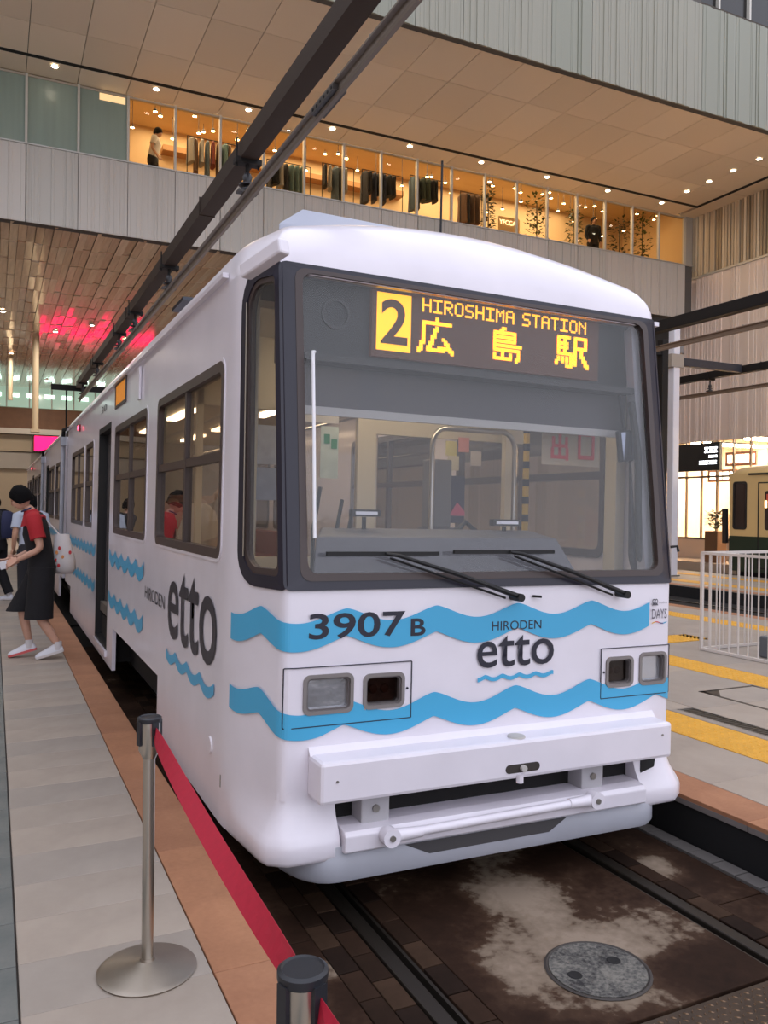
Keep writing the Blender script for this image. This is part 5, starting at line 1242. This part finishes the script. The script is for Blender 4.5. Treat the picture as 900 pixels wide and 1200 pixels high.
rack('leftmost clothes rail holding patterned and pale clothes', 2.3, 3.6, 18.4, 11.62, [6, 8, 3, 9, 2], 0.15)
gcn = thing('shop_counter', 'pale counter with lit white lettering behind the gallery glass', 'counter', (0, 0, 0))
lettering('shop_lettering', 'YFCCA', 11.75, 12.35, 10.66, 10.80, lambda a, b: (a, 17.9, b), mat('hot_white_writing2', (255, 246, 230), 0.5, emit=((255, 236, 200), 3.0)), gcn)
MB().box(11.75, 12.5, 17.92, 17.98, GF, 10.9).build('counter_front', mat('gallery_counter', (222, 190, 140), 0.6), gcn)
# plants in the gallery
def shop_plant(label, x, y, h, r, m, seed):
    o = thing('potted_plant', label, 'plant', (x, y, GF), group='potted plants in the gallery shop')
    MB().lathe([(0, 0), (0.13, 0), (0.17, 0.3), (0.15, 0.3), (0, 0.28)], n=14).build('pot', mat('pot_dark', (70, 60, 52), 0.6), o)
    MB().tube([(0, 0, 0.25), (0.03, 0.02, h*0.5), (0, 0, h*0.9)], 0.02, 6).build('stem', TRUNK, o)
    f = leaf_clump(150, r, h*0.65, seed, 0.13).build('foliage', m, o); f.location = (0, 0, h*0.36)
shop_plant('slender dark potted plant near the lettered counter in the gallery shop', 11.45, 18.1, 2.1, 0.16, LEAFD, 1)
shop_plant('bushy green potted plant right of the lettered counter behind the gallery glass', 13.2, 18.0, 2.0, 0.30, LEAF, 2)
shop_plant('tall potted plant just left of the dark-clothed figure in the gallery shop', 14.75, 18.1, 2.0, 0.22, LEAF, 3)
shop_plant('round potted plant just right of the dark-clothed figure in the gallery shop', 16.55, 18.0, 1.85, 0.30, LEAFD, 4)
shop_plant('tallest yellow-green potted plant at the right end of the gallery shop', 17.55, 18.0, 2.2, 0.26, LEAF, 6)

# soffit downlights
DLM = mat('downlight_lens', (255, 246, 230), 0.5, emit=((255, 236, 208), 30.0))
def downlight(x, y, label, group):
    o = thing('downlight', label, 'downlight', (x, y, 11.885), group=group)
    MB().lathe([(0.07, 0.0), (0.095, 0.0), (0.095, -0.01), (0.07, -0.01)], n=14).build('trim_ring', MULL, o)
    MB().lathe([(0, -0.012), (0.07, -0.012), (0.07, 0.003), (0, 0.003)], n=14).build('lens', DLM, o)
for x in (-1.05, 1.22, 3.5, 5.78, 8.08, 10.40, 12.72, 15.05, 17.28): downlight(x, 16.84, 'recessed downlight in the soffit strip right above the gallery windows', 'downlights along the gallery windows')
for y in (15.76, 14.88, 13.99, 13.08): downlight(17.28, y, 'recessed downlight in the short row running out along the side wall louvres', 'downlights along the side wall')

# lamps set into the wooden ceiling of the far hall
def hall_lamp(x, y):
    o = thing('ceiling_lamp', 'small round white lamp set into the wooden plank ceiling', 'lamp', (x, y, 8.27), group='lamps in the wooden ceiling')
    MB().lathe([(0.07, 0.0), (0.10, 0.0), (0.10, 0.06), (0.07, 0.06)], n=14).build('trim_ring', MULL, o)
    MB().lathe([(0, 0.01), (0.08, 0.01), (0.08, 0.02), (0, 0.02)], n=14).build('lens', DLM, o)
    ld = bpy.data.lights.new('hall_lamp_light', 'AREA'); ld.shape = 'DISK'; ld.size = 0.14; ld.energy = 110; ld.color = (1.0, 0.90, 0.78)
    lo = bpy.data.objects.new('hall_lamp_light', ld); COL.objects.link(lo); lo.parent = o; lo.location = (0, 0, 0.004)
for x, y in ((-2.0, 26.8), (0.9, 27.6), (-0.2, 29.4), (2.4, 30.0), (-1.6, 35.0), (2.0, 36.0), (-3.5, 41.5), (0.2, 42.5), (4.0, 41.5), (-4.5, 31.5)): hall_lamp(x, y)

# ================================================================== PEOPLE
def skinned(pts, edges, root):
    me = bpy.data.meshes.new('skin_tmp'); me.from_pydata([p[0] for p in pts], edges, []); me.update()
    o = bpy.data.objects.new('skin_tmp', me); COL.objects.link(o)
    o.modifiers.new('skin', 'SKIN'); 
    if not me.skin_vertices:
        bm = bmesh.new(); bm.from_mesh(me); bm.verts.layers.skin.verify(); bm.to_mesh(me); bm.free()
    for i, p in enumerate(pts):
        sv = me.skin_vertices[0].data[i]; r = p[1]; sv.radius = (r, r) if not isinstance(r, tuple) else r; sv.use_root = (i == root)
    sb = o.modifiers.new('sub', 'SUBSURF'); sb.levels = 1; sb.render_levels = 1
    dg = bpy.context.evaluated_depsgraph_get(); dg.update()
    out = bpy.data.meshes.new_from_object(o.evaluated_get(dg))
    bpy.data.objects.remove(o)
    return out
def head_into(mb, c, yaw=0.0, pitch=0.0, k=1.0):
    rot = Matrix.Rotation(yaw, 3, 'Z') @ Matrix.Rotation(pitch, 3, 'Y')
    rings = []
    for i in range(13):
        t = PI*i/12; row = []
        for j in range(20):
            a = 2*PI*j/20; x = math.sin(t)*math.cos(a); y = math.sin(t)*math.sin(a); z = math.cos(t)
            r = 1.0
            px, py, pz = x*0.096, y*0.074, z*0.118
            if z < -0.1: px = px*(1+0.10*z) + 0.014*(-z); py *= 1+0.28*z
            if abs(a if a < PI else a-2*PI) < 0.2 and -0.42 < z < 0.12: px += 0.020*(1-abs(z+0.2)/0.4)
            if abs(a if a < PI else a-2*PI) < 0.5 and 0.0 < z < 0.2: px -= 0.004
            row.append(Vector(c) + rot @ (Vector((px, py, pz))*k))
        rings.append(row)
    mb.loft(rings)
    for s in (-1, 1):
        e = [Vector(c) + rot @ (Vector((-0.008+0.018*math.cos(t*PI/4), s*(0.072+0.006), -0.01+0.03*math.sin(t*PI/4)))*k) for t in range(8)]
        e2 = [Vector(c) + rot @ (Vector((-0.012+0.014*math.cos(t*PI/4), s*(0.084), -0.008+0.026*math.sin(t*PI/4)))*k) for t in range(8)]
        mb.loft([e, e2])
    return rot
def hand_into(mb, wrist, tip_dir, side, curl=0.5):
    """palm and five separate bent fingers; side = direction of the thumb"""
    w = Vector(wrist); d = Vector(tip_dir).normalized(); t = Vector(side); t = (t - d*t.dot(d)).normalized(); n = d.cross(t)
    pr_ = []
    for f, hw, th in ((-0.02, 0.026, 0.020), (0.02, 0.034, 0.016), (0.06, 0.040, 0.014), (0.09, 0.038, 0.011)):
        c = w + d*f; pr_.append([c+t*hw+n*th, c-t*hw+n*th, c-t*hw-n*th, c+t*hw-n*th])
    mb.loft(pr_)
    for i, L in enumerate((0.068, 0.078, 0.072, 0.056)):
        b = w + d*0.085 + t*(0.030-0.020*i); pts = [b]; dd_ = d.copy()
        for s in range(3):
            dd_ = (dd_ + n*curl*0.45).normalized(); pts.append(pts[-1] + dd_*L/3)
        mb.tube(pts, [0.0095, 0.009, 0.008, 0.0065], 6)
    b = w + d*0.02 + t*0.028
    mb.tube([b, b+(t*0.8+d*0.5).normalized()*0.03, b+(t*0.8+d*0.5).normalized()*0.03+(d+t*0.2+n*0.4).normalized()*0.032], [0.012, 0.011, 0.008], 6)
def ell(c, rx, ry, n=16, tilt=0.0):
    return [(c[0]+rx*math.cos(2*PI*i/n)*math.cos(tilt), c[1]+ry*math.sin(2*PI*i/n), c[2]-rx*math.cos(2*PI*i/n)*math.sin(tilt)) for i in range(n)]
def shoe_mesh(heel, toe, k=1.0):
    h = Vector(heel); t = Vector(toe); d = (t-h).normalized(); L = (t-h).length; s = Vector((0, 1, 0)); s = (s-d*s.dot(d)).normalized(); u = d.cross(s)
    if u.z < 0: u = -u
    up, so = MB(), MB(); rings = []; rs = []
    for f, w, hh in ((-0.02, 0.026, 0.05), (0.06, 0.036, 0.085), (0.25, 0.038, 0.10), (0.42, 0.038, 0.085), (0.65, 0.046, 0.068), (0.84, 0.044, 0.056), (0.95, 0.036, 0.046), (1.0, 0.022, 0.034)):
        c = h+d*L*f
        rings.append([c+s*w*k+u*0.02, c+s*w*0.85*k+u*hh*0.75, c+s*w*0.4*k+u*hh, c-s*w*0.4*k+u*hh, c-s*w*0.85*k+u*hh*0.75, c-s*w*k+u*0.02])
        rs.append([c+s*w*1.08*k, c+s*w*1.1*k+u*0.024, c-s*w*1.1*k+u*0.024, c-s*w*1.08*k])
    up.loft(rings); so.loft(rs); return up, so
def make_person(name, label, loc, rz, J, skin, top, bottom, hair, shoe, opts, group=None):
    """J: joints in a local frame, +x forward, +y left"""
    P = thing(name, label, 'person', loc, rz, group)
    V = Vector
    pts = [(J['pelvis'], 0.11), (J['waist'], 0.10), (J['chest'], 0.12), (J['neck'], 0.055), (tuple(V(J['neck'])*0.45 + V(J['head'])*0.55), 0.050)]
    edges = [(0, 1), (1, 2), (2, 3), (3, 4)]
    def chain(start, joints):
        prev = start
        for p, r in joints: pts.append((p, r)); edges.append((prev, len(pts)-1)); prev = len(pts)-1
    for s in ('L', 'R'):
        chain(2, [(J[s+'sh'], 0.055), (J[s+'el'], 0.042), (J[s+'wr'], 0.028)])
        chain(0, [(J[s+'hip'], 0.085), (J[s+'kn'], 0.058), (tuple(V(J[s+'kn'])*0.55+V(J[s+'an'])*0.45), 0.054), (J[s+'an'], 0.036)])
    me = skinned(pts, edges, 0)
    ex = MB()
    rot = head_into(ex, J['head'], opts.get('yaw', 0), opts.get('pitch', 0))
    for s, sg in (('L', 1), ('R', -1)):
        d = V(J[s+'wr'])-V(J[s+'el']); hand_into(ex, J[s+'wr'], d, opts.get('thumb', (0.3, -0.6*sg, 0.8)), opts.get('curl', 0.5))
    bm = bmesh.new(); bm.from_mesh(me); tmp = ex.mesh('tmp'); bm.from_mesh(tmp); bm.to_mesh(me); bm.free(); bpy.data.meshes.remove(tmp)
    me.materials.clear(); obj('body', me, skin, P, smooth=80)
    hc = V(J['head'])
    # face
    for sg in (-1, 1):
        e = MB().lathe([(0, 0), (0.010, 0), (0.008, 0.005), (0, 0.006)], n=8).build('eye', mat('eye_dark', (40, 30, 28), 0.3), P)
        e.matrix_local = Matrix.Translation(hc + rot @ V((0.083, sg*0.032, 0.004))) @ rot.to_4x4() @ Matrix.Rotation(PI/2, 4, 'Y')
    m_ = MB().box(-0.004, 0.004, -0.02, 0.02, -0.004, 0.004).build('mouth', mat('lip', (150, 90, 84), 0.5), P); m_.matrix_local = Matrix.Translation(hc + rot @ V((0.088, 0, -0.068))) @ rot.to_4x4()
    # hair: cap over the back and top of the head
    hr_ = random.Random(int(loc[1]*100)); rings = []
    for i in range(9):
        t = PI*0.64*i/8; row = []
        for j in range(20):
            a = 2*PI*j/20; fr_ = math.cos(a)
            tt = t if fr_ < 0.35 else t*(1-0.42*(fr_-0.35)/0.65)
            x, y, z = math.sin(tt)*math.cos(a), math.sin(tt)*math.sin(a), math.cos(tt)
            wv = 1.0+0.03*math.sin(j*2.3+i*1.7)
            wv += hr_.uniform(-0.03, 0.05); row.append(hc + rot @ (V((x*0.113-0.008, y*0.092, z*0.136))*wv))
        rings.append(row)
    hb = MB(); hb.loft(rings, caps=True); hb.build('hair', hair, P, smooth=60)
    # shirt
    sw = opts.get('width', 1.0); tl = opts.get('lean', 0.0)
    pe, wa, ch, nk = V(J['pelvis']), V(J['waist']), V(J['chest']), V(J['neck'])
    sh_c = (V(J['Lsh'])+V(J['Rsh']))/2
    hem = pe + V((0, 0, opts.get('hem', -0.02)))
    tb_ = MB(); tb_.loft([ell(hem, 0.135, 0.185*sw), ell(wa, 0.125, 0.170*sw, tilt=tl), ell(ch, 0.135, 0.195*sw, tilt=tl), ell(sh_c-V((0, 0, 0.035)), 0.115, 0.205*sw, tilt=tl), ell(sh_c+V((0.01, 0, 0.045)), 0.085, 0.135*sw, tilt=tl), ell(nk+V((0, 0, -0.01)), 0.062, 0.07, tilt=tl), ell(nk+V((0.005, 0, 0.012)), 0.055, 0.06, tilt=tl)])
    shirt = tb_.build('shirt', top, P, smooth=70)
    slm = opts.get('sleeve_mat', top); k = opts.get('sleeve', 0.62)
    for s in ('L', 'R'):
        a, b = V(J[s+'sh']), V(J[s+'el']); e = a+(b-a)*k
        pl_ = [a+(sh_c+V((0.01, 0, 0.03))-a)*0.7, a+(sh_c-a)*0.25+V((0, 0, 0.01)), a, a+(e-a)*0.5, e]; rr_ = [0.05, 0.078, 0.082, 0.074, 0.078]
        if k > 1: e = b; pl_ = pl_[:3]+[a+(b-a)*0.5, b, b+(V(J[s+'wr'])-b)*0.92]; rr_ = [0.05, 0.078, 0.08, 0.068, 0.060, 0.044]
        MB().tube(pl_, rr_, 14).build('sleeve', slm, shirt, smooth=60)
    # trousers or shorts
    tr_ = MB(); tr_.loft([ell(hem+V((0, 0, 0.10)), 0.125, 0.172*sw), ell(pe, 0.14, 0.188*sw), ell(pe-V((0, 0, 0.09)), 0.135, 0.185*sw)])
    trs = tr_.build(opts.get('legwear', 'trousers'), bottom, P, smooth=60)
    for s, sg in (('L', 1), ('R', -1)):
        hp, kn, an = V(J[s+'hip']), V(J[s+'kn']), V(J[s+'an'])
        if opts.get('legwear') == 'shorts':
            d = kn-hp; end = hp+d*1.08
            MB().loft([ell(hp+V((0, 0, 0.03)), 0.125, 0.10), ell(hp+d*0.3, 0.130, 0.112), ell(hp+d*0.7, 0.135, 0.118), ell(end, 0.142, 0.122)]).build('shorts_leg', bottom, trs, smooth=60)
        else:
            MB().tube([hp+V((0, 0, 0.02)), hp+(kn-hp)*0.5, kn, kn+(an-kn)*0.5, an+V((0, 0, 0.01))], [0.115, 0.100, 0.082, 0.078, 0.075], 14).build('trouser_leg', bottom, trs, smooth=60)
        up, so = shoe_mesh(J[s+'heel'], J[s+'toe'])
        so_ = up.build('shoe', shoe, P, smooth=60)
        so.build('sole', opts.get(s+'sole', mat('white_sole', (214, 208, 208), 0.6)), so_)
        MB().tube([an+V((0, 0, -0.05)), an, an+V((0, 0, 0.035))], [0.042, 0.043, 0.041], 10).build('sock', mat('white_sock', (210, 206, 208), 0.8), P, smooth=60)
    return P
SKIN = mat('skin', (206, 160, 138), 0.5, noise=(14, 0.05)); SKIN2 = mat('skin_tan', (196, 150, 124), 0.5)
HAIR = mat('black_hair', (15, 14, 15), 0.9, noise=(60, 0.3), spec=0.15); BLKC = mat('black_cloth', (24, 23, 27), 0.9, noise=(40, 0.12)); REDC = mat('red_cloth', (164, 28, 38), 0.85)
SNK = mat('white_sneaker', (222, 222, 230), 0.5)
J1 = dict(pelvis=(0, 0, 0.96), waist=(0.015, 0, 1.10), chest=(0.06, 0, 1.32), neck=(0.11, 0, 1.53), head=(0.21, 0, 1.665),
    Lsh=(0.07, 0.175, 1.45), Lel=(-0.01, 0.24, 1.15), Lwr=(0.23, 0.17, 1.03), Rsh=(0.07, -0.175, 1.45), Rel=(0.02, -0.25, 1.16), Rwr=(0.27, -0.10, 1.04),
    Lhip=(-0.01, 0.095, 0.92), Lkn=(0.015, 0.10, 0.46), Lan=(-0.17, 0.10, 0.145), Lheel=(-0.225, 0.10, 0.075), Ltoe=(0.04, 0.10, 0.0),
    Rhip=(0.01, -0.095, 0.92), Rkn=(0.20, -0.10, 0.52), Ran=(0.125, -0.10, 0.145), Rheel=(0.055, -0.10, 0.07), Rtoe=(0.325, -0.10, 0.0))
p1_ = make_person('person', 'person in red and black shirt, black shorts and white sneakers stepping away from the tram', (-1.775, 5.86, 0.262), math.radians(172), J1, SKIN, BLKC, BLKC, HAIR, SNK,
    dict(pitch=0.42, lean=0.25, sleeve_mat=REDC, sleeve=0.66, legwear='shorts', hem=-0.04, curl=0.9, Rsole=mat('coral_sole', (214, 96, 96), 0.6)))
# red yoke, lanyard, phone
yk = MB(); yk.loft([ell((0.085, 0, 1.40), 0.128, 0.205, tilt=0.25), ell((0.09, 0, 1.475), 0.104, 0.172, tilt=0.25), ell((0.112, 0, 1.522), 0.072, 0.088, tilt=0.25), ell((0.118, 0, 1.545), 0.062, 0.068, tilt=0.25)])
for v_ in range(len(yk.v)):
    x, y, z = yk.v[v_]
    if z < 1.43 and x < 0.05: yk.v[v_] = (x, y, z+0.05)
yk.build('shirt_yoke', REDC, p1_, smooth=60)
cl = MB(); cl.tube([(0.15+0.05*math.cos(t*PI/6), 0.064*math.sin(t*PI/6), 1.548-0.022*math.cos(t*PI/6)) for t in range(13)], 0.008, 6); cl.build('collar_strap', mat('navy_strap', (44, 52, 96), 0.7), p1_)
ph = tag(MB().box(-0.08, 0.08, -0.006, 0.006, -0.04, 0.04).build('phone', mat('white_phone', (220, 220, 226), 0.3), None, bevel=0.004), 'white phone held in front of the person in red and black', 'phone')
ph.matrix_world = Matrix.Translation((-2.10, 5.78, 1.255)) @ Matrix.Rotation(math.radians(172), 4, 'Z') @ Matrix.Rotation(0.3, 4, 'Y')
# tote bag
bgm = mat('white_tote', (214, 208, 208), 0.85)
bag = thing('tote_bag', 'white tote bag with red dots hanging behind the person in red and black', 'bag', (-1.555, 5.94, 1.13), math.radians(172))
rg = []
for f, w, d in ((0, 0.13, 0.05), (0.12, 0.19, 0.09), (0.35, 0.20, 0.10), (0.7, 0.16, 0.07), (1.0, 0.12, 0.03)): rg.append([(w*0.9*math.sin(t*PI/6)+0.05*(f-0.3), d*math.cos(t*PI/6), f*0.46) for t in range(12)])
MB().loft(rg).build('bag_body', bgm, bag, smooth=60); bag.scale = (0.66, 0.8, 0.92)
for y, z, c in ((0.11, 0.30, 0), (0.16, 0.16, 0), (0.06, 0.20, 1), (0.12, 0.10, 0), (-0.05, 0.25, 0), (0.15, 0.25, 1)):
    dt = MB().lathe([(0, 0), (0.022, 0), (0.018, 0.004), (0, 0.004)], n=10).build('dot', mat('bag_dot_%d' % c, ((200, 50, 56), (226, 150, 90))[c], 0.8), bag)
    a = math.asin(min(0.95, abs(y)/0.2)); dt.matrix_local = Matrix.Translation((y-0.05, 0.098*math.cos(a*0.7), z)) @ Matrix.Rotation(-PI/2, 4, 'X')
MB().tube([(0.06, 0.0, 0.44), (0.18, 0.03, 0.55), (0.30, 0.06, 0.635)], 0.014, 6).build('strap', bgm, bag)
def standing(lean=0.0, step=0.1):
    return dict(pelvis=(0, 0, 0.93), waist=(0.01, 0, 1.07), chest=(0.02+lean, 0, 1.30), neck=(0.03+lean, 0, 1.48), head=(0.06+lean*1.3, 0, 1.62), Lsh=(0.02+lean, 0.18, 1.42), Lel=(-0.04, 0.24, 1.14), Lwr=(0.06, 0.24, 0.92), Rsh=(0.02+lean, -0.18, 1.42), Rel=(0.02, -0.24, 1.14), Rwr=(0.16, -0.2, 0.96),
        Lhip=(0, 0.09, 0.9), Lkn=(0.06+step*0.4, 0.09, 0.48), Lan=(step, 0.09, 0.10), Lheel=(step-0.07, 0.09, 0.0), Ltoe=(step+0.19, 0.09, 0.0), Rhip=(0, -0.09, 0.9), Rkn=(0.02-step*0.2, -0.09, 0.48), Ran=(-step, -0.09, 0.11), Rheel=(-step-0.07, -0.09, 0.01), Rtoe=(-step+0.19, -0.09, 0.0))
p2_ = make_person('person', 'person in dark jacket with navy backpack at the left edge of the platform', (-2.17, 11.6, 0.262), math.radians(150), standing(0.06, 0.16), SKIN2, mat('grey_jacket', (52, 52, 58), 0.9), BLKC, HAIR, SNK, dict(sleeve=2.0, pitch=0.2))
bp_ = tag(MB().loft([[(-0.10*k, -0.16*w, z), (-0.02, -0.17*w, z), (0.02, 0, z), (-0.02, 0.17*w, z), (-0.10*k, 0.16*w, z), (-0.17*k, 0, z)] for z, k, w in ((0, 0.9, 0.85), (0.08, 1.15, 1.0), (0.3, 1.1, 1.0), (0.42, 0.7, 0.8), (0.45, 0.3, 0.5))]).build('backpack', mat('navy_backpack', (38, 42, 74), 0.8), None, smooth=60), 'navy backpack on the back of the person at the left edge', 'backpack')
bp_.location = (-2.055, 11.53, 1.30); bp_.rotation_euler = (0, 0, math.radians(150))
p3_ = make_person('person', 'dark-haired person in pale shirt half hidden behind the person in red and black', (-1.72, 9.9, 0.262), math.radians(100), standing(0.03, 0.10), SKIN2, mat('pale_blue_shirt', (176, 184, 200), 0.9), mat('charcoal_trousers', (46, 46, 52), 0.9), HAIR, SNK, dict())
p4_ = make_person('person', 'person in dark clothes walking far down the platform beside the tram', (-2.2, 15.5, 0.262), math.radians(80), standing(0.03, 0.12), SKIN2, BLKC, BLKC, HAIR, SNK, dict())
def seated():
    return dict(pelvis=(0, 0, 0.52), waist=(-0.02, 0, 0.66), chest=(-0.02, 0, 0.88), neck=(0.0, 0, 1.06), head=(0.04, 0, 1.20), Lsh=(-0.01, 0.18, 1.0), Lel=(0.06, 0.22, 0.74), Lwr=(0.28, 0.14, 0.66), Rsh=(-0.01, -0.18, 1.0), Rel=(0.06, -0.22, 0.74), Rwr=(0.28, -0.14, 0.66),
        Lhip=(0.02, 0.09, 0.50), Lkn=(0.42, 0.10, 0.50), Lan=(0.42, 0.10, 0.10), Lheel=(0.36, 0.10, 0.0), Ltoe=(0.61, 0.10, 0.0), Rhip=(0.02, -0.09, 0.50), Rkn=(0.42, -0.10, 0.50), Ran=(0.42, -0.10, 0.10), Rheel=(0.36, -0.10, 0.0), Rtoe=(0.61, -0.10, 0.0))
make_person('person', 'seated passenger in red seen through the first side window of the white tram', (-0.90, 3.45, 0.815), 0.0, seated(), SKIN2, REDC, BLKC, HAIR, SNK, dict(hem=0.02))
make_person('person', 'seated passenger in white shirt nearest the front seen through the first side window', (-0.90, 2.45, 0.80), 0.0, seated(), SKIN2, mat('white_shirt', (206, 206, 208), 0.9), BLKC, HAIR, SNK, dict(hem=0.02))
make_person('person', 'shopper in a white top looking down behind the leftmost clear gallery window', (1.35, 18.0, GF), math.radians(-20), standing(0.05, 0.05), SKIN2, mat('white_shirt', (206, 206, 208), 0.9), BLKC, HAIR, SNK, dict(pitch=0.3))
make_person('person', 'shop figure dressed in dark clothes between the two plants in the gallery window', (15.45, 18.0, GF), math.radians(-110), standing(0.0, 0.04), SKIN2, BLKC, BLKC, HAIR, SNK, dict(sleeve=2.0))
